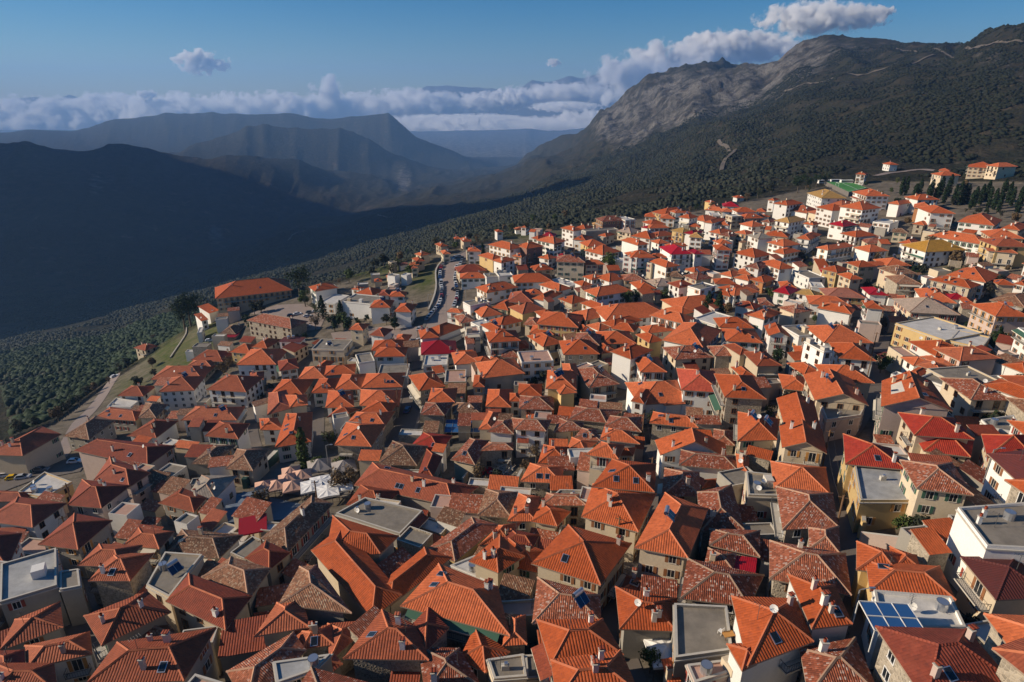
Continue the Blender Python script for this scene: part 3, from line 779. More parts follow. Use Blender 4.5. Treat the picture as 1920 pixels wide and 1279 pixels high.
h y w 2 880 410 1090 445 1170 420 1000 360
f g w 2 1030 250 1210 240 960 135 795 170
h c w 2 1170 180 1310 190 1240 110 1070 130 C1
s o c 1 1230 260 1350 280 1100 140 1040 170
f a w 2 1060 340 1200 350 1200 300 1020 310
h o y 3 1380 190 1460 150 1340 110 1280 150
h o c 3 1480 255 1600 250 1530 180 1380 215 C1
h o w 2 1040 520 1500 560 1400 470 1250 465 C1
h o w 3 1120 580 1480 630 1570 600 1160 525 C2
h P y 2 1230 440 1640 460 1640 380 1190 395
h w c 3 920 640 1060 590 960 530 710 560 C1
b o w 3 600 865 808 880 800 720 610 710 C1
h o w 3 1200 940 1710 945 1600 800 1180 785 H1 C1
h o w 3 1370 1110 1740 1140 1720 1010 1380 980 C1
f g w 3 920 880 1180 860 1180 750 890 760 H1
f g w 4 1190 1050 1280 1040 1250 830 1030 870
h o c 2 900 1075 1050 1090 1000 1010 880 1010
T 1600 480 5.8125
h o c 3 60 120 250 110 270 50 100 60 C1
h o c 2 370 105 620 105 470 35 380 60 H1
h k c 3 470 200 680 190 620 110 440 130
h k s 3 480 300 740 310 680 230 480 230 C1
h c w 2 180 420 370 430 370 360 200 350 C1
h o w 4 155 565 330 580 525 515 250 450 C2
h r w 2 480 490 620 510 640 460 500 455
h o w 2 760 480 1115 515 920 385 660 410 H1 C2
h o c 3 830 262 1270 350 1390 320 900 215 S3 C2
h o w 3 1030 205 1435 285 1575 215 1180 125 S3 C2
h c w 2 1060 470 1240 480 1290 440 1070 435 C1
h o w 2 1220 520 1330 530 1470 490 1330 445 C1
h o p 4 1310 530 1555 655 1870 655 1680 475 H1
h k s 1 1500 480 1860 560 1860 370 1290 370
h e c 2 620 610 1150 640 1060 510 730 490 H1
f a y 3 460 740 1000 930 1060 730 450 635
+f a 1040 930 1400 1010 1200 800 1060 770
h o w 3 620 935 900 1085 1010 965 860 915
h d p 3 900 1010 1165 1140 1540 1110 1110 945 C1
h d w 2 750 1100 1100 1235 1140 1200 900 1090
h d w 2 710 1190 950 1260 950 1210 790 1160
h o w 2 540 1110 660 1190 690 1130 610 1095
f g w 4 1790 790 1960 900 1960 700 1850 650
h o c 2 1580 310 1760 320 1720 285 1600 285
h o w 2 1760 300 1860 320 1900 240 1810 240
h o w 2 1720 1190 1860 1270 1960 1220 1840 1190
h m c 1 335 1120 500 1120 470 1080 340 1085
T 860 390 8
h o w 4 140 650 330 650 290 595 160 600 C2
h o y 4 300 710 510 775 560 700 400 665
h o w 4 500 790 640 822 845 785 650 735 C2
h o w 4 540 535 770 625 860 570 700 470 C1
h o n 4 900 560 1020 610 1235 570 1010 510
h o p 3 810 720 940 740 940 700 820 690
h o w 4 1160 485 1430 535 1600 500 1300 430
h o w 4 1100 450 1190 470 1250 380 1200 372
h c w 2 1250 420 1420 430 1400 380 1270 380
h o w 4 1495 310 1720 345 1880 350 1700 275 C3
h o w 2 1780 290 1900 320 1960 280 1850 245 C1
h o w 3 1720 470 1900 490 1980 480 1830 405
h o w 2 1200 740 1350 770 1400 720 1270 690
h c w 2 1460 750 1620 760 1680 690 1560 670 C1
h o w 2 580 360 660 355 670 320 590 325
h o w 2 940 290 1005 295 1010 255 945 255
h o w 1 860 330 1000 325 990 295 870 300
h o c 2 70 490 180 480 170 440 80 450
T 600 400 6.4
h o c 2 1105 660 1165 655 1160 625 1110 630
h o c 2 1080 620 1180 618 1170 597 1085 600
h o c 2 1480 490 1560 485 1545 440 1500 445
h o c 1 820 785 880 780 890 745 840 745
h o c 1 660 820 740 815 760 785 690 790
h o c 2 1615 310 1690 308 1685 285 1620 288
h o c 2 1720 340 1810 335 1800 300 1740 305
h o c 2 1450 400 1530 390 1525 345 1465 355
h o c 2 1165 580 1250 570 1255 520 1190 530
h o c 2 1210 510 1320 490 1330 455 1240 470
T 1080 380 8
h o y 3 70 600 180 660 420 640 240 580
h o w 3 120 720 400 785 650 740 290 670 C1
h y c 1 265 335 365 335 360 300 280 300
h w n 3 400 285 740 265 640 205 420 235 C2
f a w 3 740 270 890 255 850 215 620 210
f g g 2 150 440 640 410 620 385 300 395
h e c 2 640 420 820 460 920 420 740 380
h o c 2 385 485 450 510 500 470 430 445
h o w 4 710 560 930 640 1045 615 840 530
h o w 3 830 500 1110 545 1115 510 950 435 H1
h o w 3 1130 575 1240 615 1370 600 1230 550
h o w 2 1260 550 1480 560 1450 520 1290 520
h d w 3 1110 470 1230 510 1440 480 1210 410
h o w 3 1110 385 1390 375 1370 335 1100 345
h c w 3 985 370 1070 385 1060 345 990 335
h o w 3 1120 330 1330 315 1300 255 1130 265 C2
h o w 2 1020 290 1100 330 1110 290 1030 270
h o w 3 1270 235 1480 245 1440 180 1300 190 C1
h o y 3 1265 135 1330 190 1440 120 1340 75
h o w 4 1395 130 1490 155 1690 150 1590 85
h o w 2 1030 210 1250 220 1240 170 1060 175
h o w 4 1580 210 1700 240 1780 210 1660 180 C1
h o c 2 1690 360 1860 370 1830 325 1710 325 C1
h y y 4 1500 410 1600 460 1680 430 1600 370
h c w 4 1660 450 1760 480 1870 440 1810 405 C1
h c w 4 1430 775 1740 765 1770 670 1380 640 C3
h c w 4 1780 770 1910 765 1900 690 1790 690
h o w 3 1345 650 1400 660 1660 655 1560 620 C1
h o w 4 830 830 1180 820 1190 740 860 740
h o w 3 1150 830 1370 820 1340 770 1200 770
T 1300 340 8.525
h y w 4 -60 890 140 905 370 890 110 790
h o w 2 10 590 180 640 310 590 80 530
h o w 4 195 650 300 670 480 610 370 580
h o y 2 290 345 360 340 360 310 300 300
h o w 1 700 265 820 260 800 235 720 240
h c w 2 480 400 730 410 700 350 510 345
h r w 2 255 410 370 420 370 380 270 380
h o w 2 190 455 470 480 480 440 230 430
f a w 2 270 545 440 550 440 510 240 510
f a c 3 520 540 620 570 640 520 500 505
h o w 2 470 485 640 490 650 420 520 415
h o w 3 700 490 1000 490 900 430 650 450
h o g 2 820 595 1110 585 1000 530 870 545
h o w 2 1010 480 1150 490 1090 420 990 425
h o w 1 1130 570 1220 565 1200 530 1130 535
h o w 3 780 680 940 730 1090 705 960 640 C1
h o w 3 385 690 560 705 740 680 600 630 C1
h o w 3 320 800 430 840 500 790 400 775
h w c 3 440 850 580 885 650 850 540 790
h o c 3 680 815 840 850 940 820 800 775
h e w 4 860 860 1040 920 1260 910 1010 825 C3
h o c 2 1150 860 1500 895 1580 870 1290 815 C1
h o w 3 1200 975 1440 1040 1660 1005 1400 905 C1
h o w 4 320 950 430 1000 500 940 420 905
h o w 4 380 1095 600 1100 830 1070 600 960 C1
h o w 3 740 1130 980 1220 1100 1150 900 1085 C2
h r w 2 1060 1240 1270 1215 1220 1160 1060 1155
h o w 3 1290 1130 1450 1165 1680 1120 1500 1065
h y w 4 1320 625 1530 665 1750 615 1510 560
h w w 3 1100 640 1220 660 1330 630 1180 610
h o w 3 1200 300 1290 310 1480 270 1330 240
h o w 4 1300 350 1500 385 1710 350 1450 280 C1
T 1480 340 8.525
h d w 2 20 440 280 510 350 460 190 385 C2
h y w 3 375 190 520 270 830 260 600 130 C3
h o w 4 1030 170 1230 235 1560 235 1330 145 C3
h d w 1 670 345 830 400 900 350 820 305
h o w 4 530 410 690 470 840 440 710 370
h o w 5 840 400 1170 460 1390 420 1020 310 C2
h d c 2 370 490 460 530 520 500 430 465
h c w 3 620 685 860 725 1080 700 830 625 C1
h o w 3 215 680 380 700 480 690 320 610 C1
h o w 3 850 830 1060 890 1330 860 1120 785 C2
h o w 3 150 900 320 935 430 850 240 845 H1
h o w 4 440 1060 620 1100 1000 1040 700 930 C1
h o w 3 1070 1060 1280 1130 1520 1105 1310 1015
f a w 2 1350 650 1610 690 1705 640 1500 600 C1
h w c 2 1250 990 1600 1000 1560 940 1330 930
h o w 2 -40 1150 140 1130 110 1070 -30 1070
h o w 2 -40 1020 130 1010 110 940 -30 930
T 1660 360 7.385
h o w 3 45 155 190 175 400 140 230 105 C1
h o w 3 450 110 740 105 640 45 420 60 C3
h o O 3 400 215 660 235 600 140 440 145
h o w 4 630 290 960 300 970 240 790 190 C1
h o s 2 385 440 530 460 520 400 420 395
h o w 3 1010 410 1500 465 1580 400 1290 330 C1
h o c 3 1620 500 1850 530 1960 470 1750 380 C2
h o w 2 600 605 1330 725 1350 680 880 575 C3
h Y w 3 390 735 560 830 970 770 480 675 C2
h o w 2 200 700 370 730 470 690 400 665 C1
h o c 2 1450 620 1920 650 1950 570 1540 540 C1
h d y 4 1365 665 1540 750 1930 750 1650 600 C1
h d c 3 1430 815 1820 850 1890 790 1480 760 C1
h k c 2 100 550 310 570 390 540 150 520
f g c 2 530 545 680 570 740 540 600 530
T 1500 250 4.571
h o w 3 480 350 560 355 690 325 500 325
h o w 2 770 270 840 270 850 240 790 245
h o c 2 1190 320 1280 325 1370 310 1270 290
h o c 3 1210 362 1370 362 1360 335 1230 335
h o c 3 1440 288 1670 300 1680 265 1480 258
h o c 3 1700 288 1860 285 1850 258 1640 262
"""
# ---------------------------------------------------------------- houses: traced eaves (tile x0 y0 scale, then type roof wall storeys and eave corners)
WH = {'c': 'cream', 'w': 'white', 's': 'rubble stone', 'g': 'grey', 'y': 'ochre yellow', 'p': 'pinkish', 'n': 'brown brick', 'O': 'orange brown'}
def parse():
    out = []; tx = ty = 0; sc = 1
    for ln in DATA.split('\n'):
        t = ln.split()
        if not t: continue
        if t[0] == 'T': tx, ty, sc = float(t[1]), float(t[2]), float(t[3]); continue
        ex = [a for a in t if a[0] in 'CSHP' and len(a) == 2 and a[1].isdigit() and t.index(a) > 3]
        k = 2 if t[0][0] == '+' else 4
        nums = [float(a) for a in t[k:] if a not in ex]
        pts = [(tx + nums[i]/sc, ty + nums[i+1]/sc) for i in range(0, len(nums), 2)]
        w = dict(typ=t[0].strip('+'), roof=t[1], pts=pts)
        if t[0][0] == '+': out[-1]['wings'].append(w)
        else: out.append(dict(wings=[w], wall=t[2], st=int(t[3]), ex={a[0]: int(a[1]) for a in ex}))
    return out
def fit(w, h, zfix=None):
    pts = w['pts']
    if len(pts) == 3: pts = pts + [(pts[0][0]+pts[2][0]-pts[1][0], pts[0][1]+pts[2][1]-pts[1][1])]
    cx = sum(p[0] for p in pts)/4; cy = sum(p[1] for p in pts)/4
    if zfix is None:
        mx, my = (pts[0][0]+pts[1][0])/2, (pts[0][1]+pts[1][1])/2
        p = hit(mx, my, h)
        if p is None: return None
        ze = p[2]
    else: ze = zfix
    q = []
    for a in pts:
        d = raydir(*a); q.append(Vector(d*(ze/d[2])))
    ctr = (q[0]+q[1])/2; ratio = ctr.y*CT - ctr.z*ST; ratio = ratio/abs(ze)
    if ratio > 2.15:
        A, B, C = q[0], q[1], q[2]; fl = w['typ'] == 'f'
        ab = B - A; bc = C - B
        dx = abs(pts[2][0]-pts[1][0]); dy = abs(pts[2][1]-pts[1][1])
        u = ab.normalized(); nrm = Vector((-u.y, u.x, 0))
        if dx < 1.2*dy or abs(pts[1][1]-pts[0][1]) < .12*abs(pts[1][0]-pts[0][0]):    # seen front-on: the traced top is the ridge, not the far eave
            dep = max(abs(bc.dot(nrm)), abs((q[3]-A).dot(nrm)) if len(w['pts']) == 4 else 0)
            if not fl: dep *= 2.25/(1+.38*ratio)
            dep = min(max(dep, min(6, ab.length)), max(8, ab.length*1.5), 22)
            q = [A, B, B+nrm*dep, A+nrm*dep]
        else:
            # corner-on: pick the mean of both measured directions
            v = bc.normalized(); ang = math.atan2(u.y, u.x); an2 = math.atan2(v.y, v.x) - math.pi/2
            d = (an2 - ang + math.pi) % (2*math.pi) - math.pi; d = max(-.7, min(.7, d))
            la, lb = ab.length, bc.length; wgt = lb/(la+lb)
            a = ang + d*wgt; u = Vector((math.cos(a), math.sin(a), 0)); v = Vector((-u.y, u.x, 0))
            la = min(la, 34); lb = min(max(lb*1.08, 6.5), 21); la = max(la, 5)
            q = [B-u*la, B, B+v*lb, B-u*la+v*lb]
    for k in q: k.z = ze
    ar = sum(q[i].x*q[(i+1) % 4].y - q[(i+1) % 4].x*q[i].y for i in range(4))
    if ar < 0: q = [q[1], q[0], q[3], q[2]]
    return q
def inset(q, d):
    o = []; n = len(q)
    for i in range(n):
        a, b, c = q[i-1], q[i], q[(i+1) % n]
        e1 = (b-a); e2 = (c-b); e1.z = e2.z = 0
        if e1.length < .01 or e2.length < .01: o.append(b.copy()); continue
        e1.normalize(); e2.normalize(); n1 = Vector((-e1.y, e1.x, 0)); n2 = Vector((-e2.y, e2.x, 0))
        m = (n1+n2); k = d*2/max(m.length_squared, .5); o.append(b + m*k)
    return o
def hfun(q, hipm, tp):
    ed = []
    for i in range(4):
        if i not in hipm: continue
        e = q[(i+1) % 4]-q[i]; e.normalize(); ed.append((q[i], Vector((-e.y, e.x, 0))))
    return lambda p: max(0, min((p-a).dot(nn) for a, nn in ed))*tp
def house(hs, idx):
    """returns dict of geometry for one house"""
    st = hs['st']; h = .3 + 2.5*st; G = dict(parts=[], walls=[], segs=[]); R = random.Random(idx*77+5); T = R.random()
    roof = MB(); wall = MB(); roof.T = wall.T = T
    hs['foot'] = []; z_first = None
    for wi, w in enumerate(hs['wings']):
        q = fit(w, h, None if wi == 0 else (z_first - .25*wi))
        if q is None: return None
        if wi == 0: z_first = q[0].z
        typ = w['typ']
        if typ in 'hab': q = inset(q, -.4)
        ze = q[0].z
        wl = (q[1]-q[0]).length/2 + (q[2]-q[3]).length/2; dl = (q[2]-q[1]).length/2 + (q[3]-q[0]).length/2
        zb = min(min(zfast(p.x, p.y) for p in q), ze - h) - 1.5
        rm = 'roof_'+w['roof'] if typ != 'f' else None
        cap = {'k': 'cap_g', 'w': 'cap_g', 'y': 'cap_y', 'Y': 'cap_y', 'e': 'cap_g', 'c': 'roof_c', 'm': 'roof_m', 'b': 'roof_b'}.get(w['roof'], 'cap_o')
        wm = 'wall_'+hs['wall']
        if typ == 'f':
            if w['roof'] == 'R':      # flat metal sheet over posts
                roof.prism([(p.x, p.y) for p in q], ze-.12, ze, 'roof_c', top='roof_c', bottom=True)
                iq = inset(q, .5); wall.prism([(p.x, p.y) for p in iq], zb, ze-.14, wm); G['segs'] += [(iq[i], iq[(i+1) % 4], ze-.3, st) for i in range(4)]
            elif w['roof'] == 'm': roof.prism([(p.x, p.y) for p in q], ze-.12, ze, 'roof_m', top='roof_m', bottom=True); iq = inset(q, .3); wall.prism([(p.x, p.y) for p in iq], zb, ze-.14, wm); G['segs'] += [(iq[i], iq[(i+1) % 4], ze-.3, st) for i in range(4)]
            else:
                fl = {'g': 'floor_g', 'a': 'floor_a', 'b': 'floor_b', 'p': 'floor_p'}[w['roof']]
                ring = [(p.x, p.y) for p in q]; iq = inset(q, .28); ir = [(p.x, p.y) for p in iq]
                par = ze + (.38 if min(wl, dl) > 4 else .2)
                wall.prism(ring, zb, par, wm)
                for i in range(4):
                    a, b = ring[i], ring[(i+1) % 4]; c, d = ir[(i+1) % 4], ir[i]
                    wall.poly([(a[0], a[1], par), (b[0], b[1], par), (c[0], c[1], par), (d[0], d[1], par)], 'slab')
                    wall.poly([(c[0], c[1], ze), (d[0], d[1], ze), (d[0], d[1], par), (c[0], c[1], par)], wm)
                roof.poly([(p[0], p[1], ze) for p in ir], fl)
                # a thin projecting cornice
                oq = inset(q, -.14)
                for i in range(4):
                    a, b, c, d = q[i], q[(i+1) % 4], oq[(i+1) % 4], oq[i]; z1 = ze - .05
                    roof.poly([(d.x, d.y, z1-.2), (c.x, c.y, z1-.2), (c.x, c.y, z1), (d.x, d.y, z1)], 'slab'); roof.poly([(d.x, d.y, z1), (c.x, c.y, z1), (b.x, b.y, z1), (a.x, a.y, z1)], 'slab')
                    roof.poly([(a.x, a.y, z1-.2), (b.x, b.y, z1-.2), (c.x, c.y, z1-.2), (d.x, d.y, z1-.2)], 'slab')
                G['segs'] += [(q[i], q[(i+1) % 4], ze, st) for i in range(4)]
            hs['foot'].append((q, ze, lambda p: 0.0, typ))
            continue
        tp = math.tan(math.radians(21.5 + 5*R.random()))
        gab = typ in 'ab'; along = (wl >= dl) if typ == 'h' else (typ == 'a')
        if typ == 's':
            hr = dl*math.tan(math.radians(14)); up = Vector((0, 0, hr)); c = [q[0], q[1], q[2]+up, q[3]+up]
            roof.poly(c, rm); dn = Vector((0, 0, -.16))
            for i in range(4): roof.poly([c[i]+dn, c[(i+1) % 4]+dn, c[(i+1) % 4], c[i]], rm)
            roof.poly([k+dn for k in reversed(c)], 'gut')
            iq = inset(q, .4); r = [(p.x, p.y) for p in iq]; zt4 = [ze-.1, ze-.1, ze+hr-.25, ze+hr-.25]
            for i in range(4):
                j = (i+1) % 4; wall.poly([(r[i][0], r[i][1], zb), (r[j][0], r[j][1], zb), (r[j][0], r[j][1], zt4[j]), (r[i][0], r[i][1], zt4[i])], wm)
            G['segs'] += [(iq[i], iq[(i+1) % 4], ze-.2, st) for i in range(2)]
            hs['foot'].append((q, ze, lambda p: .5, typ)); continue
        if along: ml, mr, half, L = (q[0]+q[3])/2, (q[1]+q[2])/2, dl/2, wl
        else: ml, mr, half, L = (q[0]+q[1])/2, (q[3]+q[2])/2, wl/2, dl
        ax = (mr-ml).normalized(); ins = 0 if gab else min(half, L*.49)
        hr = tp*half; up = Vector((0, 0, hr)); r0 = ml + ax*ins + up; r1 = mr - ax*ins + up
        if not along: pass
        def rp(pts):
            a, b = pts[0], pts[1]; roof.poly(pts, rm)
        if along:
            F4 = [[q[0], q[1], r1, r0], [q[1], q[2], r1], [q[2], q[3], r0, r1], [q[3], q[0], r0]]
        else:
            F4 = [[q[0], q[1], r0], [q[1], q[2], r1, r0], [q[2], q[3], r1], [q[3], q[0], r0, r1]]
        for f in F4:
            if gab and len(f) == 3: continue
            rp(f)
        dn = Vector((0, 0, -.2))
        if not gab:
            for i in range(4): roof.poly([q[i]+dn, q[(i+1) % 4]+dn, q[(i+1) % 4], q[i]], 'gut')
            roof.poly([k+dn for k in reversed(q)], 'plaster')
        else:
            for f in F4:
                if len(f) == 4:
                    roof.poly([k+dn for k in reversed(f)], 'plaster')
                    for i in range(4): roof.poly([f[i]+dn, f[(i+1) % 4]+dn, f[(i+1) % 4], f[i]], 'gut')
        def capbar(a, b):
            d = (b-a).normalized(); s = d.cross(Vector((0, 0, 1)))
            if s.length < .01: return
            s = s.normalized()*.17; u = Vector((0, 0, .13)); e = Vector((0, 0, -.03))
            roof.poly([a-s+e, b-s+e, b+u, a+u], cap); roof.poly([a+u, b+u, b+s+e, a+s+e], cap)
        if (r1-r0).length > .3: capbar(r0, r1)
        if not gab:
            if along:
                for a, b in ((q[0], r0), (q[3], r0), (q[1], r1), (q[2], r1)): capbar(a, b)
            else:
                for a, b in ((q[0], r0), (q[1], r0), (q[2], r1), (q[3], r1)): capbar(a, b)
        iq = inset(q, .65 if min(wl, dl) > 5 else .3); wall.prism([(p.x, p.y) for p in iq], zb, ze-.1, wm)
        if gab:
            for f in F4:
                if len(f) == 3:
                    e0, e1, rr = f; nn = Vector((-(e1-e0).y, (e1-e0).x, 0)).normalized()*.5
                    a, b, c = e0+nn, e1+nn, rr+nn; a.z = b.z = ze-.12; c.z -= .22
                    k = (b-a).normalized()*.5; wall.poly([a+k, b-k, c], wm)
        hips = [0, 1, 2, 3] if not gab else ([0, 2] if along else [1, 3])
        hs['foot'].append((q, ze, hfun(q, hips, tp), typ))
        G['segs'] += [(iq[i], iq[(i+1) % 4], ze-.15, st) for i in range(4)]
    G['roof'] = roof; G['wall'] = wall; q = hs['foot'][0][0]; c = sum(q, Vector())/4
    hs['c'] = c; hs['zb'] = z_first - h; hs['T'] = T
    pp = [project(k) for k in q]; hs['pc'] = (sum(p[0] for p in pp)/4, sum(p[1] for p in pp)/4)
    xs = [min(max(p[0], 0), 1920) for p in pp]; ys = [min(max(p[1], 0), 1279) for p in pp]
    hs['area'] = (max(xs)-min(xs))*(max(ys)-min(ys) + F*h*.8/pp[0][2]); hs['dist'] = pp[0][2]
    if max(p[0] for p in pp) < 2 or min(p[0] for p in pp) > 1918 or min(p[1] for p in pp) > 1277: hs['area'] = -1
    return G
HS = parse(); HG = []
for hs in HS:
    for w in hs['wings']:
        if w['roof'] == 'o' and w['pts'][0][0] < 430 and w['pts'][0][1] > 640: w['roof'] = 'd'  # left-hand orange roofs painted duller, standing in for lens vignetting
# the town goes on past the edges of the photograph
RB = random.Random(12); cells = []
for k in range(900):
    if len(cells) > 190: break
    sd = RB.random(); px, py = (RB.uniform(1960, 2350), RB.uniform(400, 1500)) if sd < .55 else ((RB.uniform(-380, -60), RB.uniform(960, 1500)) if sd < .75 else (RB.uniform(-100, 2100), RB.uniform(1345, 1560)))
    p = hit(px, py, 7)
    if p is None or any((p[0]-c[0])**2 + (p[1]-c[1])**2 < 150 for c in cells): continue
    cells.append(p); a = .25*math.sin(p[0]/30) + RB.uniform(-.15, .15); w, d = RB.uniform(9, 14)/2, RB.uniform(8, 11)/2; q = []
    for sx, sy in ((-w, -d), (w, -d), (w, d), (-w, d)): o_ = project((p[0]+sx*math.cos(a)-sy*math.sin(a), p[1]+sx*math.sin(a)+sy*math.cos(a), p[2])); q.append(o_[:2])
    HS.append(dict(wings=[dict(typ=RB.choice('hhhhf'), roof=RB.choice('oodwrk'), pts=q)], wall=RB.choice('ccwwsgp'), st=RB.choice([2, 2, 3]), ex={}, off=1))
    if HS[-1]['wings'][0]['typ'] == 'f': HS[-1]['wings'][0]['roof'] = RB.choice('gap')
for i, hs in enumerate(HS):
    try: g = house(hs, i)
    except (ZeroDivisionError, ValueError): g = None
    if g is not None and hs.get('off'): hs['area'] = .5
    if g is not None and hs['area'] > 0: HG.append((hs, g, i))
HG.sort(key=lambda k: -k[0]['area'])
# occlusion tree of all walls and roofs
bv = []; bf = []
for hs, g, i in HG:
    for mb in (g['roof'], g['wall']):
        o = len(bv); bv += mb.v; bf += [tuple(k+o for k in f) for f in mb.f]
BV = BVHTree.FromPolygons([Vector(p) for p in bv], bf)
def seen(p):
    for ex in ((0, 0, 0), (-9, 0, 2), (9, 0, 2)):
        e = Vector(ex); d = e - p; L = d.length; d /= L
        hgt = BV.ray_cast(p, d, L)
        if hgt[0] is None: return True
    return False
# window styles, shared meshes: local x along wall, y outward, z up; origin at sill centre
def win_mb(wd, ht, fr, shut, far=False, arch=False):
    a = MB(); t = .09; p = .06
    a.box((0, p/2, ht), wd+2*t, p, t, fr); a.box((0, p/2+.03, -t), wd+2*t+.1, p+.06, t, fr)
    for s in (-1, 1): a.box((s*(wd/2+t/2), p/2, 0), t, p, ht, fr)
    if shut:
        for s in (-1, 1): a.box((s*(wd/2+t+.24), p/2+.02, 0), .46, p, ht, shut)
    b = MB(); b.box((0, .015, 0), wd, .03, ht, 'glass', bottom=False)
    b.box((0, .025, 0), .06, .05, ht, fr, bottom=False)
    return a, b
STY = [(.95, 1.2, 'frame_w', None), (.95, 1.25, 'plaster', 'shut_b'), (1.0, 1.25, 'frame_b', None), (.95, 1.25, 'plaster', 'shut_g'), (.95, 1.25, 'frame_w', 'shut_r'), (.9, 1.3, 'plaster', 'shut_o')]
DOOR = [(1.15, 1.9, f, s) for _, _, f, s in STY]
WMB = [win_mb(*s) for s in STY]; DMB = [win_mb(*s) for s in DOOR]
WME = [(a.mesh('window'), b.mesh('pane')) for a, b in WMB]; DME = [(a.mesh('balcony_door'), b.mesh('pane')) for a, b in DMB]
def joinmb(a, b):
    m = MB(); m.merge(a); m.merge(b); return m
WJ = [joinmb(a, b) for a, b in WMB]; DJ = [joinmb(a, b) for a, b in DMB]
WJE = [m.mesh('window') for m in WJ]; DJE = [m.mesh('balcony_door') for m in DJ]
def inside_other(p, hs):
    for q, ze, hf, typ in hs['foot']:
        ok = True
        for i in range(4):
            e = q[(i+1) % 4]-q[i]; 
            if e.x*(p.y-q[i].y) - e.y*(p.x-q[i].x) < 0: ok = False; break
        if ok and len(hs['foot']) > 1 and p.z < ze: return True
    return False
def fittings(hs, g, i):
    """windows, doors, balconies, chimneys, skylights, heaters as (name, style or MB, matrix)"""
    R = random.Random(i*31+3); out = []; sty = R.choice([0, 1, 1, 2, 3, 4, 5, 2]); st = hs['st']
    if hs['wall'] == 's': sty = R.choice([0, 0, 1, 2])
    near = hs['dist'] < 235; bal = 0
    for si, (a, b, zt_, s_) in enumerate(g['segs']):
        d = (b-a); d.z = 0; L = d.length
        if L < 2.2: continue
        d.normalize(); nrm = Vector((d.y, -d.x, 0)); mid = (a+b)/2
        if nrm.dot(-mid.normalized()) < -.12: continue
        nc = max(1, int((L-.6)/2.7)); sp = L/nc; blank = R.random() < (.2 if nc > 1 else .4)
        ang = math.atan2(d.y, d.x)
        for k in range(min(st, 4)):
            zs = zt_ - 1.75 - 2.5*k
            isb = (not blank) and bal < 3 and L > 5 and R.random() < (.4 if st > 1 else 0) and k < st-1
            span = None
            if isb:
                n1 = R.choice([nc, max(1, nc-1), max(1, nc//2)]); c0 = R.randint(0, nc-n1); span = (c0, c0+n1-1)
            for c in range(nc):
                if blank and R.random() < .8: continue
                if R.random() < .17: continue
                p = a + d*(sp*(c+.5)); isd = span and span[0] <= c <= span[1]
                z = zs - .6 if isd else zs
                pos = Vector((p.x, p.y, z)); tst = pos + nrm*.35 + Vector((0, 0, .8))
                if not seen(tst) or inside_other(pos + nrm*.1, hs) : continue
                M = Matrix.Translation(pos) @ Matrix.Rotation(ang + math.pi, 4, 'Z')
                out.append(('balcony_door' if isd else 'window', sty, M))
            if span:
                c0 = a + d*(sp*span[0] + .3); c1 = a + d*(sp*(span[1]+1) - .3); m = (c0+c1)/2; wdt = (c1-c0).length
                pos = Vector((m.x, m.y, zs-.72))
                if seen(pos + nrm*.9 + Vector((0, 0, .6))):
                    mb = MB(); mb.T = hs['T']; dp = 1.15; ctr = pos + nrm*(dp/2+.02)
                    mb.box(ctr - Vector((0, 0, .16)), wdt, dp, .16, 'slab', ux=d)
                    rl = MB(); e0 = pos + nrm*(dp-.05) - d*(wdt/2-.05); e1 = pos + nrm*(dp-.05) + d*(wdt/2-.05); i0 = pos + nrm*.05 - d*(wdt/2-.05); i1 = pos + nrm*.05 + d*(wdt/2-.05)
                    for hh in (.05, .95):
                        for x, y in ((i0, e0), (e0, e1), (e1, i1)): rl.bar(x+Vector((0, 0, hh)), y+Vector((0, 0, hh)), .05, 'rail')
                    nb = int(wdt/(.3 if near else .6))
                    for x, y, n_ in ((e0, e1, nb), (i0, e0, 3), (i1, e1, 3)):
                        for q_ in range(n_+1): t = x.lerp(y, q_/max(n_, 1)); rl.bar(t+Vector((0, 0, .03)), t+Vector((0, 0, .95)), .03, 'rail', 3)
                    out.append(('balcony', mb, rl)); bal += 1
                    if R.random() < .22:
                        aw = MB(); t0 = pos + Vector((0, 0, 2.5)) - d*(wdt/2) + nrm*.03; t1 = t0 + d*wdt; o = nrm*1.5 - Vector((0, 0, .55))
                        aw.poly([t0+o, t1+o, t1, t0], R.choice(['awn', 'awn', 'shut_g', 'roof_r'])); aw.poly([t0+o+Vector((0, 0, -.2)), t1+o+Vector((0, 0, -.2)), t1+o, t0+o], 'awn'); out.append(('awning', aw, None))
    # roof things
    foots = hs['foot']; nch = hs['ex'].get('C', 0) + (1 if R.random() < .4 and foots[0][3] != 'f' else 0)
    for k in range(nch):
        q, ze, hf, typ = foots[0] if k < 2 or len(foots) == 1 else R.choice(foots)
        s, t = R.uniform(.12, .88), R.choice([R.uniform(.14, .3), R.uniform(.7, .86), R.uniform(.3, .7)])
        p = (q[0].lerp(q[1], s)).lerp(q[3].lerp(q[2], s), t); z = ze + hf(p); hh = R.uniform(.9, 1.5); w = R.uniform(.45, .7)
        mb = MB(); mb.T = R.random(); ux = (q[1]-q[0]).normalized()
        mb.box((p.x, p.y, z-.5), w, w*.8, hh+.5, R.choice(['plaster', 'frame_w', 'wall_c', 'wall_p']), ux=ux)
        mb.box((p.x, p.y, z+hh), w+.14, w*.8+.14, .08, 'slab', ux=ux)
        if R.random() < .5: mb.box((p.x, p.y, z+hh+.3), w+.1, w*.8+.1, .07, 'roof_r', ux=ux); mb.box((p.x, p.y, z+hh+.08), w*.7, w*.5, .22, 'soot', ux=ux)
        else: mb.bar((p.x, p.y, z+hh+.05), (p.x, p.y, z+hh+.5), .25, 'roof_r', 6)
        out.append(('chimney', mb, None))
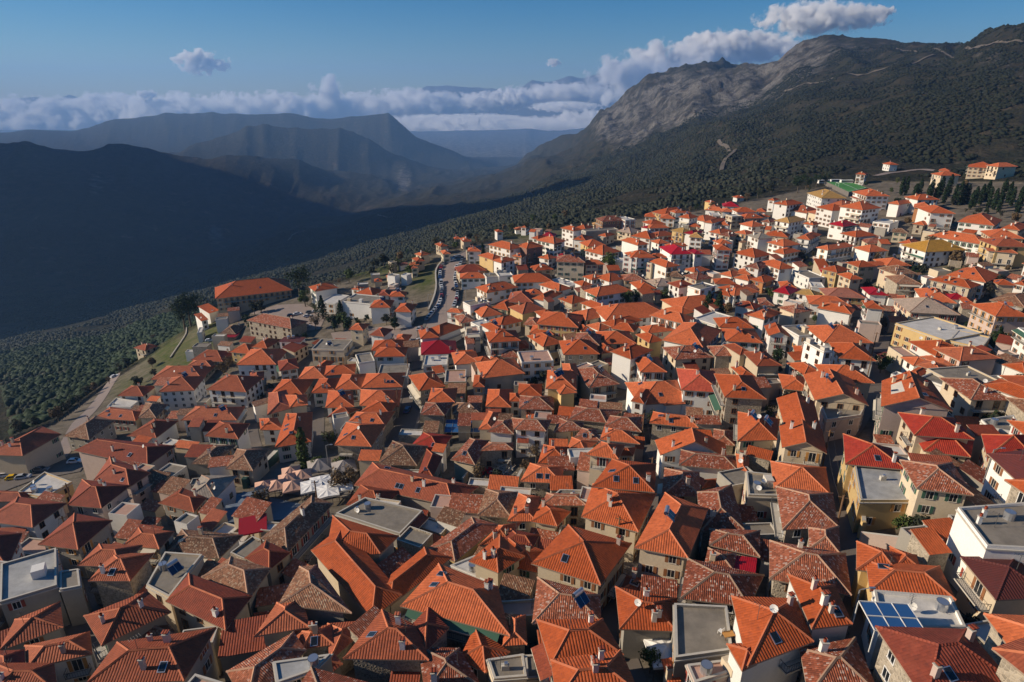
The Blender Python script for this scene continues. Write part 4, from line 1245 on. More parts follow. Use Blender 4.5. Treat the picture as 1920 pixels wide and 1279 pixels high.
    for k in range(hs['ex'].get('S', 0) + (1 if R.random() < .12 and typ_ok(foots) else 0)):
        q, ze, hf, typ = foots[0]
        if typ == 'f': break
        s = R.uniform(.25, .75); e = R.choice([0, 0, 3]); a, b, c, d_ = (q[0], q[1], q[2], q[3]) if e == 0 else (q[3], q[0], q[1], q[2])
        p = a.lerp(b, s).lerp(d_.lerp(c, s), .2); z = ze + hf(p); eu = (b-a).normalized(); inn = Vector((-eu.y, eu.x, 0)); p2 = p + inn*.5; sl_ = (hf(p2)-hf(p))/.5
        if hf(p) < .3: continue
        vv = (inn + Vector((0, 0, sl_))).normalized(); nn = eu.cross(vv)
        mb = MB(); mb.box(Vector((p.x, p.y, z)) - nn*.05, .95, 1.25, .16, 'metal', ux=eu, uz=nn); mb.box(Vector((p.x, p.y, z)) + nn*.112, .75, 1.05, .02, 'glass', ux=eu, uz=nn); out.append(('skylight', mb, None))
    for k in range(hs['ex'].get('H', 0) + (1 if R.random() < .04 else 0)):
        q, ze, hf, typ = foots[0]; s = R.uniform(.3, .7); p = q[0].lerp(q[1], s).lerp(q[3].lerp(q[2], s), R.uniform(.35, .6)); z = ze + hf(p) + .05
        a = MB(); b = MB(); yaw = math.radians(R.uniform(-50, -20)); f = Vector((math.cos(yaw), math.sin(yaw), 0)); sd = Vector((-f.y, f.x, 0)); o = Vector((p.x, p.y, z))
        vv = (-f*.75 + Vector((0, 0, .65))).normalized(); nn = sd.cross(vv)
        if nn.z < 0: nn = -nn
        for s_ in (-1, 1): a.bar(o + sd*.8*s_ - f*.3, o + sd*.8*s_ - f*.3 + Vector((0, 0, 1.3)), .06, 'metal'); a.bar(o + sd*.8*s_ + f*1.0, o + sd*.8*s_ + f*1.0 + Vector((0, 0, .35)), .06, 'metal')
        a.box(o + f*.35 + Vector((0, 0, .75)), 1.9, 1.5, .08, 'sol', ux=sd, uz=nn)
        for s_ in (-1, 0, 1): a.box(o + f*.35 + Vector((0, 0, .75)) + nn*.083 + sd*.93*s_, .05, 1.5, .01, 'metal', ux=sd, uz=nn)
        b.bar(o - f*.35 + sd*.85 + Vector((0, 0, 1.45)), o - f*.35 - sd*.85 + Vector((0, 0, 1.45)), .5, 'metal', 10)
        out.append(('solar_heater', a, b))
    q, ze, hf, typ = foots[0]
    if typ == 'f' and hs['area'] > 500:
        for k in range(R.choice([0, 1, 1, 2, 3])):
            s, t = R.uniform(.15, .85), R.uniform(.15, .85); p = q[0].lerp(q[1], s).lerp(q[3].lerp(q[2], s), t); mb = MB(); mb.T = R.random()
            kd = R.random()
            if kd < .3: mb.box((p.x, p.y, ze), R.uniform(1.3, 2.2), R.uniform(1.3, 2.0), R.uniform(.9, 1.9), R.choice(['plaster', 'wall_w', 'wall_c']), ux=(q[1]-q[0])); out.append(('stair_head', mb, None))
            elif kd < .7: mb.bar((p.x, p.y, ze), (p.x, p.y, ze+1.1), .9, 'metal', 12); mb.poly([(p.x+.6*math.cos(j*.52), p.y+.6*math.sin(j*.52), ze+1.1) for j in range(12)], 'metal'); out.append(('water_tank', mb, None))
            else: mb.box((p.x, p.y, ze), .9, .5, .7, 'slab', ux=(q[1]-q[0])); mb.box((p.x+.1, p.y, ze+.7), .4, .4, .3, 'metal'); out.append(('roof_unit', mb, None))
    if R.random() < .35:
        s = R.uniform(.2, .8); p = q[0].lerp(q[1], s).lerp(q[3].lerp(q[2], s), .5); z = ze + hf(p); mb = MB(); mb.bar((p.x, p.y, z-.1), (p.x, p.y, z+2.2), .05, 'rail', 3)
        ya = R.uniform(0, 3.14); dd = Vector((math.cos(ya), math.sin(ya), 0)); pe = Vector((-dd.y, dd.x, 0)); o = Vector((p.x, p.y, z+2.0)); mb.bar(o-dd*.6, o+dd*.7, .03, 'rail', 3)
        for j in range(5): mb.bar(o-dd*.6+dd*.3*j-pe*.35, o-dd*.6+dd*.3*j+pe*.35, .02, 'rail', 3)
        out.append(('antenna', mb, None))
    if R.random() < (.12 if hs['dist'] < 180 else .06):
        s = R.uniform(.1, .9); p = q[0].lerp(q[1], s).lerp(q[3].lerp(q[2], s), R.uniform(.15, .5)); z = ze + hf(p); mb = MB(); mb.bar((p.x, p.y, z-.1), (p.x, p.y, z+.8), .06, 'rail', 4); o = Vector((p.x, p.y, z+.9)); ax = Vector((-.5, -.75, .45)).normalized(); ex_ = ax.orthogonal().normalized(); ey = ax.cross(ex_)
        rim = [o + ax*.12 + ex_*.45*math.cos(j*math.pi/5) + ey*.45*math.sin(j*math.pi/5) for j in range(10)]
        for j in range(10): mb.poly([o, rim[j], rim[(j+1) % 10]], 'frame_w')
        mb.bar(o, o+ax*.5, .03, 'rail', 3); out.append(('satellite_dish', mb, None))
    return out
def typ_ok(f): return f[0][3] != 'f'
# ---------------------------------------------------------------- labels that single each house out
SP = project
MARKS = [('the football pitch',1585,356),('the large hall',470,550),('the red grass hut',425,627),('the white cliff terraces',388,600),('the curved parking road',835,545),('the park trees',635,612),('the pink canopies',530,910),('the white canopies',615,915),
 ('the red awning',474,985),('the L-shaped orange roof',670,1060),('the triangular old roof',590,1110),('the white parasol',1248,1225),('the concrete terrace',1312,1190),('the blue glass pergola',1672,1155),('the overgrown walled yard',1700,990),
 ('the balconied white block',1850,1010),('the crimson metal roof',1392,1060),('the red sheet heap',912,886),('the blank white walls',960,830),('the glazed shelter',875,800),('the lime green sheets',1607,771),('the right lane bend',1575,880),('the twin skylit gable',1700,760),
 ('the chapel apse',1460,640),('the two conical trees',1334,585),('the long low red roof',1310,570),('the little garden',1200,572),('the grey shed',1240,530),('the white shed roof',1065,530),('the crimson hipped roof',835,655),('the canopy cypress',573,870),('the cliff path villa',262,660),
 ('the yellow car',27,898),('the brown skylit roof',230,850),('the grassy cliff slope',330,665),('the straw-roofed house',1550,365),('the five-storey block',1595,395),('the ochre-roofed house',1755,462),('the big pale flat roof',1770,620),('the pink fir house',1860,600),
 ('the hillside hotel',1860,310),('the cypress belt',1790,380),('the twin crimson roofs',1280,475),('the brown brick block',1000,470),('the balconied hotel',1035,455),('the yellow-tiled blocks',1270,440),('the grey terrace wall',1130,432),('the beige-roofed block',1425,445),
 ('the lone black car',851,543),('the shaded narrow street',765,760),('the bottom centre edge',960,1270),('the bottom right corner',1920,1279),('the bottom left corner',0,1279),('the white garden chair',1351,1188)]
ORDW = ['nearest', 'second', 'third', 'fourth', 'fifth', 'sixth', 'seventh', 'eighth']
DIRW = ['right of', 'down-right of', 'below', 'down-left of', 'left of', 'up-left of', 'above', 'up-right of']
REL = []     # (object, description, px, py): labelled once everything stands
def assign_labels():
    grp = {}
    for it in REL: grp.setdefault(it[1], []).append(it)
    for desc, its in grp.items():
        if len(its) == 1 and len(desc.split()) >= 7: its[0][0]['label'] = desc; continue
        best = {}
        for m in MARKS:
            sec = {}
            for k, it in enumerate(its):
                dx, dy = it[2]-m[1], (it[3]-m[2])*1.25; d = math.hypot(dx, dy); sec.setdefault(int(round(math.atan2(dy, dx)/(math.pi/4))) % 8, []).append((d, k))
            for s_, l in sec.items():
                l.sort()
                for r, (d, k) in enumerate(l):
                    c = d*(1 + .9*r) + (1e6 if r > 7 else 0) + (400 if d < 6 else 0)
                    if k not in best or c < best[k][0]: best[k] = (c, r, s_, m)
        for k, it in enumerate(its):
            c, r, s_, m = best[k]; it[0]['label'] = f"{ORDW[min(r, 7)]} {desc}, {DIRW[s_]} {m[0]}"
RN = {'o': 'orange', 'r': 'dark red', 'd': 'dull orange', 'k': 'old brown', 'w': 'weathered red', 'R': 'red', 'c': 'crimson', 'm': 'maroon', 'b': 'brick red', 'y': 'straw yellow', 'Y': 'ochre', 'P': 'pink', 'e': 'beige', 'O': 'orange'}
FN = {'g': 'grey', 'a': 'pale', 'b': 'blotched dark', 'p': 'pink', 'R': 'red metal', 'm': 'maroon'}
NUM = {1: 'one', 2: 'two', 3: 'three', 4: 'four', 5: 'five'}
def looks(hs, nf):
    w = hs['wings'][0]; 
    if w['typ'] == 'f': r = FN.get(w['roof'], 'grey') + ' flat roof'
    else: r = RN[w['roof']] + {'h': ' hipped', 'a': ' gabled', 'b': ' gabled', 's': ' lean-to'}[w['typ']] + ' roof'
    ex = []
    if nf.get('chimney', 0): ex.append(NUM.get(nf['chimney'], 'several') + (' chimney' if nf['chimney'] == 1 else ' chimneys'))
    if nf.get('skylight', 0): ex.append('skylights' if nf['skylight'] > 1 else 'skylight')
    if nf.get('solar_heater', 0): ex.append('solar heater')
    if len(hs['wings']) > 1: ex.append('side wing')
    return WH[hs['wall']], r, ex
USED = {}
def label(hs, nf):
    wc, r, ex = looks(hs, nf); return f"{wc} house with {r}"
# ---------------------------------------------------------------- build the houses
NIND = 298
rest = MB()
for rank, (hs, g, i) in enumerate(HG):
    fit_ = fittings(hs, g, i)
    if rank < NIND:
        nf = {}
        for t in fit_: nf[t[0]] = nf.get(t[0], 0) + 1
        root = thing('house', (hs['c'].x, hs['c'].y, hs['zb']), label(hs, nf), 'house', 'houses of the hillside town')
        REL.append((root, root['label'], hs['pc'][0], hs['pc'][1]))
        O = Vector(root.location); wallo = part('wall', g['wall'], root); roofo = part('roof', g['roof'], root)
        nw = {}
        for t in fit_:
            nm = t[0]; nw[nm] = nw.get(nm, 0) + 1
            if nm in ('window', 'balcony_door'):
                if nw[nm] > 95: continue
                loc, rot, _ = t[2].decompose(); sty = t[1]
                if hs['dist'] < 150:
                    a, b = (WME if nm == 'window' else DME)[sty]
                    o = link(nm, a, root, loc - O, rot.to_euler()); link('pane', b, o)
                else: link(nm, (WJE if nm == 'window' else DJE)[sty], root, loc - O, rot.to_euler())
            elif nm == 'balcony':
                o = part('balcony', t[1], root); part('railing', t[2], root, parent=o)
            elif nm == 'solar_heater':
                o = part('solar_heater', t[1], root); part('tank', t[2], root, parent=o)
            elif nm in ('chimney', 'skylight', 'antenna', 'satellite_dish') and roofo: part(nm, t[1], root, parent=roofo)
            else: part(nm, t[1], root)
    else:
        rest.merge(g['wall']); rest.merge(g['roof'])
        for t in fit_:
            if t[0] in ('window', 'balcony_door'): rest.T = .5; rest.merge((WJ if t[0] == 'window' else DJ)[t[1]], t[2])
            else:
                for m in t[1:]:
                    if m is not None: rest.merge(m)
print('HOUSES', len(HG), 'cut at area', HG[min(NIND, len(HG)-1)][0]['area'])
if rest.f:
    o = link('distant_houses', rest.mesh('distant_houses')); tag(o, 'smaller red-roofed houses filling the gaps and far streets of the hillside town', 'houses', kind='stuff')

# ---------------------------------------------------------------- sheds, annexes and yards between the houses
OCC = [[Vector((p.x, p.y, 0)) for p in q[0]] for hs, g, i in HG for q in hs['foot']]
CEN = np.array([[sum(p.x for p in q)/4, sum(p.y for p in q)/4, max((p - q[0]).length for p in q)*.5] for q in OCC])
RL = [hit(*p)[:2] for p in ROAD if hit(*p) is not None]
for pts in LANES:
    l = [hit(*p) for p in pts]; l = [a for a in l if a is not None]
    for a, b in zip(l, l[1:]): RL += [a[:2]*(1-f)+b[:2]*f for f in (0, .33, .66)]
RL = np.array([[a[0], a[1]] for a in RL])
def inq(x, y, q, m):
    for i in range(4):
        e = q[(i+1) % 4]-q[i]; L = max(e.length, .01)
        if (e.x*(y-q[i].y) - e.y*(x-q[i].x))/L < -m: return False
    return True
AN = 0; R = random.Random(99)
for t in range(14000):
    if AN >= 330: break
    px, py = R.uniform(10, 1910), R.uniform(430, 1275) if R.random() < .55 else R.uniform(800, 1275)
    p = hit(px, py, 0)
    if p is None: continue
    x, y = p[0], p[1]; ya = np.interp(x/y, LA[0], LA[1])
    if y > ya - 25 or px < 330 - (py-700)*.9 or (px < 250 and py < 960): continue
    if 430 < px < 690 and 850 < py < 985 or 450 < px < 500 and 960 < py < 1005 or 450 < px < 820 and 560 < py < 640 or 780 < px < 880 and py < 640: continue
    if 1620 < px < 1770 and 930 < py < 1040 or 860 < px < 1000 and 850 < py < 930: continue
    if len(RL) and np.min(np.hypot(RL[:, 0]-x, RL[:, 1]-y)) < 5.2: continue
    dd = np.hypot(CEN[:, 0]-x, CEN[:, 1]-y); nb = [k for k in np.argsort(dd)[:14]]
    if dd[nb[0]] > 22: continue
    w, d = R.uniform(3, 7), R.uniform(2.6, 5); 
    if any(inq(x, y, OCC[k], min(w, d)*.42) for k in nb): continue
    q0 = OCC[nb[0]]; u = (q0[1]-q0[0]).normalized(); v = Vector((-u.y, u.x, 0)); h = R.choice([2.8, 4.0, 5.0, 6.2]); c = Vector((x, y, 0)); z = zfast(x, y); ze = z+h
    q = [c-u*w/2-v*d/2, c+u*w/2-v*d/2, c+u*w/2+v*d/2, c-u*w/2+v*d/2]; k = R.random(); rf, wl = MB(), MB(); rf.T = wl.T = R.random(); wm = R.choice(['wall_c', 'wall_g', 'wall_s', 'wall_w', 'wall_p', 'wall_s']); r2 = [(a.x, a.y) for a in inset(q, .2)]
    if k < .4:
        fl, nm = R.choice([('floor_g', 'grey'), ('floor_a', 'pale'), ('floor_p', 'pink')]); wl.prism([(a.x, a.y) for a in q], z-2, ze+.35, wm); ii = inset(q, .2)
        for j in range(4): a, b = ii[j], ii[(j+1) % 4]; e, f = q[(j+1) % 4], q[j]; wl.poly([(f.x, f.y, ze+.35), (e.x, e.y, ze+.35), (b.x, b.y, ze+.35), (a.x, a.y, ze+.35)], 'slab'); wl.poly([(b.x, b.y, ze), (a.x, a.y, ze), (a.x, a.y, ze+.35), (b.x, b.y, ze+.35)], wm)
        rf.poly([(a.x, a.y, ze) for a in ii], fl); ds = f'small {nm} flat-roofed annex'
    else:
        rm, nm = R.choice([('roof_w', 'weathered'), ('roof_o', 'orange'), ('roof_r', 'dark red'), ('roof_k', 'old brown'), ('roof_w', 'weathered')]); up = Vector((0, 0, d*.3)); zz = Vector((0, 0, ze)); cc_ = [q[0]+zz, q[1]+zz, q[2]+zz+up, q[3]+zz+up]; rf.poly(cc_, rm); dn = Vector((0, 0, -.15))
        for j in range(4): rf.poly([cc_[j]+dn, cc_[(j+1) % 4]+dn, cc_[(j+1) % 4], cc_[j]], 'gut')
        tz = [ze-.08, ze-.08, ze+up.z-.16, ze+up.z-.16]
        for j in range(4): m_ = (j+1) % 4; wl.poly([(r2[j][0], r2[j][1], z-2), (r2[m_][0], r2[m_][1], z-2), (r2[m_][0], r2[m_][1], tz[m_]), (r2[j][0], r2[j][1], tz[j])], wm)
        ds = f'small lean-to annex with {nm} roof'
    rt = thing('annex', (x, y, z), ds, 'annex', 'annexes between the houses'); part('wall', wl, rt); part('roof', rf, rt); REL.append((rt, ds, px, py))
    OCC.append(q); CEN = np.vstack([CEN, [x, y, max(w, d)*.5]]); AN += 1
for t in range(6000):
    if AN >= 500: break
    px, py = (R.uniform(10, 1910), R.uniform(520, 1275)) if AN % 3 else (R.uniform(1480, 1915), R.uniform(345, 560)); p = hit(px, py, 0)
    if p is None: continue
    x, y = p[0], p[1]
    if y > np.interp(x/y, LA[0], LA[1]) - 8 or (px < 250 and py < 960) or 430 < px < 690 and 850 < py < 985 or 780 < px < 880 and py < 640: continue
    if np.min(np.hypot(RL[:, 0]-x, RL[:, 1]-y)) < 4.5: continue
    nb = np.argsort(np.hypot(CEN[:, 0]-x, CEN[:, 1]-y))[:10]
    if any(inq(x, y, OCC[k], 1.2) for k in nb): continue
    EXTRA_TREES.append((px, py, R.uniform(2.5, 6), R.choice(['round', 'round', 'bare']), R.choice(['leaf_mid', 'leaf_dark', 'leaf_brown', 'leaf_olive']))); AN += 1
print('ANNEX', AN)
# ---------------------------------------------------------------- cars
def car_mbs(col, van=False):
    L, W, Hh = (4.2, 1.75, .72) if not van else (4.9, 1.9, .95); b = MB(); gl = MB(); m = 'car_'+col
    def loft(secs, mat, mb):   # secs: (x, halfwidth, z) quads low->high rings
        for (r0, r1) in zip(secs, secs[1:]):
            for i in range(4): mb.poly([r0[i], r0[(i+1) % 4], r1[(i+1) % 4], r1[i]], mat)
    def ring(x0, x1, w, z, ch=0): return [(x0, -w, z), (x1, -w, z), (x1, w, z), (x0, w, z)]
    hl = L/2
    body = [ring(-hl+.1, hl-.1, W/2-.08, .25), ring(-hl, hl, W/2, .45), ring(-hl+.02, hl-.06, W/2, .62), ring(-hl+.15, hl-.25, W/2-.06, .25+Hh-.05)]
    loft(body, m, b); t = body[-1]; b.poly(t, m)
    r0 = ring(-hl+.45, hl-1.15, W/2-.1, .25+Hh-.05) if not van else ring(-hl+.1, hl-.75, W/2-.06, 1.15)
    r1 = ring(-hl+.85, hl-1.95, W/2-.28, 1.42) if not van else ring(-hl+.2, hl-1.3, W/2-.16, 1.9)
    loft([r0, r1], 'glass', gl)
    b.poly([(p[0], p[1], p[2]+.012) for p in r1], m); b.poly([(p[0]*1, p[1], p[2]) for p in reversed(r1)], m)
    for i in range(4): b.bar(Vector(r0[i]), Vector(r1[i])+Vector((0, 0, .01)), .09, m)
    for s in (-1, 1): b.box((hl-.12, s*.6, .5), .1, .32, .14, 'frame_w'); b.box((-hl+.08, s*.65, .55), .1, .28, .16, 'red')
    return b, gl
def wheel_mb():
    w = MB(); n = 12
    for s in (-.1, .1): w.poly([(.31*math.cos(i*2*math.pi/n), s, .31*math.sin(i*2*math.pi/n)) for i in (range(n) if s < 0 else reversed(range(n)))], 'tyre')
    for i in range(n):
        a, b = i*2*math.pi/n, (i+1)*2*math.pi/n; w.poly([(.31*math.cos(a), -.1, .31*math.sin(a)), (.31*math.cos(a), .1, .31*math.sin(a)), (.31*math.cos(b), .1, .31*math.sin(b)), (.31*math.cos(b), -.1, .31*math.sin(b))], 'tyre')
    for s in (-.11, .11): w.poly([(.17*math.cos(i*2*math.pi/8), s, .17*math.sin(i*2*math.pi/8)) for i in (range(8) if s < 0 else reversed(range(8)))], 'metal')
    return w
WHL = wheel_mb().mesh('wheel'); CARM = {}
def car_mesh(col, van):
    k = (col, van)
    if k not in CARM: a, b = car_mbs(col, van); CARM[k] = (a.mesh('body'), b.mesh('windows'))
    return CARM[k]
carlab = {}
def ulabel(s):
    if s not in USED and len(s.split()) <= 16: USED[s] = 1; return s
    return None
def car(px, py, ang, col, desc, van=False, group='cars parked in the town', cat='car'):
    p = hit(px, py, .2)
    if p is None: return
    z = zfast(p[0], p[1]) + .17
    lb = desc
    r = thing('parked_car' if not van else 'parked_van', (p[0], p[1], z), lb, cat, group, ang); a, b = car_mesh(col, van)
    o = link('body', a, r); link('windows', b, r)
    for sx in (-1, 1):
        for sy in (-1, 1): link('wheel', WHL, r, (sx*(1.3 if not van else 1.5), sy*.8, .31))
def zt9(l): return [(780 + a/9.133, 480 + b/9.133) for a, b in l]
left = zt9([(720,20),(655,35),(625,85),(570,60),(520,105),(470,145),(432,205),(420,265),(415,300),(412,335),(408,372),(432,470),(425,505),(440,545),(440,580),(440,615),(436,655),(440,700),(430,740),(420,780),(400,825),(372,880),(335,920),(300,965),(262,1005),(225,1050),(195,1090)])
right = zt9([(795,50),(785,95),(765,140),(700,195),(690,235),(680,320),(670,360),(668,400),(672,440),(682,485),(690,525),(715,605),(710,645),(704,685),(698,730),(690,770),(672,812),(655,850)])
cc = ['white','silver','white','black','grey','white','silver','blue','white','red','grey']
def road_ang(lst, i):
    a = hit(*lst[max(i-1, 0)]); b = hit(*lst[min(i+1, len(lst)-1)]); return math.atan2(b[1]-a[1], b[0]-a[0])
ORD = ['first','second','third','fourth','fifth','sixth','seventh','eighth','ninth','tenth','eleventh','twelfth','thirteenth','fourteenth','fifteenth','sixteenth','seventeenth','eighteenth','nineteenth','twentieth','twenty-first','twenty-second','twenty-third','twenty-fourth','twenty-fifth','twenty-sixth','twenty-seventh','twenty-eighth','twenty-ninth']
for k, (px, py) in enumerate(left): c = cc[(k*5+1) % 11]; car(px, py, road_ang(left, k), c, f"{c} {'van' if k == 11 else 'car'} in the cliffside parking row, {ORD[k]} from its far end", van=(k == 11), group='cars parked along the cliffside kerb', cat='van' if k == 11 else 'car')
for k, (px, py) in enumerate(right): c = cc[(k*7+3) % 11]; car(px, py, road_ang(right, k), c, f"{c} car in the house-side parking row, {ORD[k]} from its far end", group='cars parked along the house side kerb')
car(780+650/9.133, 480+578/9.133, math.radians(75), 'black', 'black car alone in the middle of the curved road', group='cars on the road')
for (x, y, a, c, d) in [(546,593,20,'black','black car at the left of the square by the hall'),(558,590,20,'white','white car beside the black one in the square'),(577,594,15,'white','white car nearest the park in the square'),(581,587,15,'grey','grey car behind the white one in the square'),(593,585,10,'white','white car farthest right in the square'),(575,613,10,'silver','silver car by the bare tree in the square'),
  (746,610,30,'white','white car in front of the cafe forecourt'),(786,618,80,'silver','silver car turning into the shaded street'),(784,640,80,'white','white car low in the shaded street mouth'),(775,745,85,'white','white car parked in the narrow street between the rows'),(764,771,85,'blue','blue car parked behind the white one in the street'),
  (13,893,15,'white','white car at the left edge below the cream house'),(27,898,15,'yellow','bright yellow car among the parked cars at left'),(44,897,15,'silver','silver car right of the yellow car'),(141,867,10,'white','white car in the shade right of the cream house'),(78,883,10,'grey','grey car parked below the balconies at left'),(215,707,60,'white','white car alone on the cliff path'),(60,870,10,'black','black car close under the cream house at left'),(393,640,20,'white','white car on the grass by the red hut')]:
    car(x, y, math.radians(a), c, d)
# ---------------------------------------------------------------- trees
def crown_pts(kind, R, rad, h):
    c = []
    if kind == 'pine':
        for k in range(9): a = R.random()*6.28; r = rad*R.uniform(.1, .7); c.append((r*math.cos(a), r*math.sin(a), h*R.uniform(.5, .93), rad*R.uniform(.3, .5)))
    elif kind in ('cypress', 'conifer'):
        n_ = 9
        for k in range(n_): f = k/(n_-1); a = R.random()*6.28; w = rad*(1-f)**.75 if kind == 'conifer' else rad*math.sin(math.pi*min(1, .15+f*.85))**.5; c.append((.12*w*math.cos(a), .12*w*math.sin(a), h*(.12+.84*f), max(.35, w*.9)))
    else:
        for k in range(10): a = R.random()*6.28; r = rad*R.uniform(.1, .62); c.append((r*math.cos(a), r*math.sin(a), h*R.uniform(.4, .88), rad*R.uniform(.3, .5)))
    return c
def tree_mesh(kind, seed, h, rad, mat, nl=900, leaf=.34):
    R = random.Random(seed); tr = MB(); cr = MB(); th = h*(.5 if kind != 'bush' else .3)
    lx, ly = R.uniform(-.04, .04)*h, R.uniform(-.04, .04)*h; r0 = .035*h
    tr.prism([(r0*math.cos(i*.785), r0*math.sin(i*.785)) for i in range(8)], -.6, .02, 'bark')
    def limb(a, b, w0, w1):
        a = Vector(a); b = Vector(b); d = (b-a).normalized(); x = d.orthogonal().normalized(); y = d.cross(x)
        for i in range(6):
            p = [(i+k)*math.pi/3 for k in (0, 1)]; o = [x*math.cos(q)+y*math.sin(q) for q in p]; tr.poly([a+o[0]*w0, a+o[1]*w0, b+o[1]*w1, b+o[0]*w1], 'bark')
    limb((0, 0, -.3), (lx, ly, th), r0, r0*.6); cl = crown_pts(kind, R, rad, h)
    for c in cl[:6 if kind != 'bare' else 10]: limb((lx, ly, th*R.uniform(.6, 1)), (c[0], c[1], c[2]), r0*.4, r0*.12)
    if kind == 'bare':
        for c in cl:
            for k in range(16):
                a = Vector(c[:3]); dv = Vector((R.gauss(0, 1), R.gauss(0, 1), R.gauss(.5, .8))).normalized()*c[3]*R.uniform(.8, 1.6); limb(a, a+dv, r0*.1, .015); 
                b = a+dv*.6; dv2 = Vector((R.gauss(0, 1), R.gauss(0, 1), R.gauss(.3, .8))).normalized()*c[3]*.6; limb(b, b+dv2, .03, .012)
    nn = nl if kind != 'bare' else 200
    for k in range(nn):
        c = cl[k % len(cl)]; dv = Vector((R.gauss(0, 1), R.gauss(0, 1), R.gauss(0, 1))).normalized()*c[3]*(R.random()**.35)*1.05; p = Vector(c[:3])+dv
        if kind in ('cypress', 'conifer'): dv.z *= 1.5; p = Vector(c[:3])+dv
        nrm = (dv.normalized() + Vector((R.gauss(0, .6), R.gauss(0, .6), R.gauss(.2, .6)))).normalized(); x = nrm.orthogonal().normalized(); y = nrm.cross(x); s = leaf*R.uniform(.6, 1.4)
        an = R.random()*3; x, y = x*math.cos(an)+y*math.sin(an), y*math.cos(an)-x*math.sin(an)
        cr.poly([p-x*s, p-y*s*.6, p+x*s, p+y*s*.6], mat)
    return tr.mesh('trunk'), cr.mesh('crown')
TM = {}
def tree(px, py, h, kind, mat, label, name, group='trees around the town', rad=None, cat='tree'):
    p = hit(px, py, 0)
    if p is None: return
    rad = rad or {'pine': h*.42, 'cypress': h*.14, 'conifer': h*.3, 'round': h*.42, 'bush': h*.6, 'bare': h*.4}[kind]; v = random.randint(0, 2); k = (kind, mat, v)
    if k not in TM: TM[k] = (h, rad, tree_mesh(kind, hash(kind) % 97*0 + v*13 + len(kind), h, rad, mat, leaf=.3 + h*.012 if kind != 'bush' else .2))
    h0, r0, (a, b) = TM[k]; s = h/h0
    r = thing(name, (p[0], p[1], zfast(p[0], p[1])), label, cat, group, random.random()*6.28); REL.append((r, label, px, py)); r.scale = (rad/r0, rad/r0, s)
    link('trunk', a, r); link('crown', b, r)
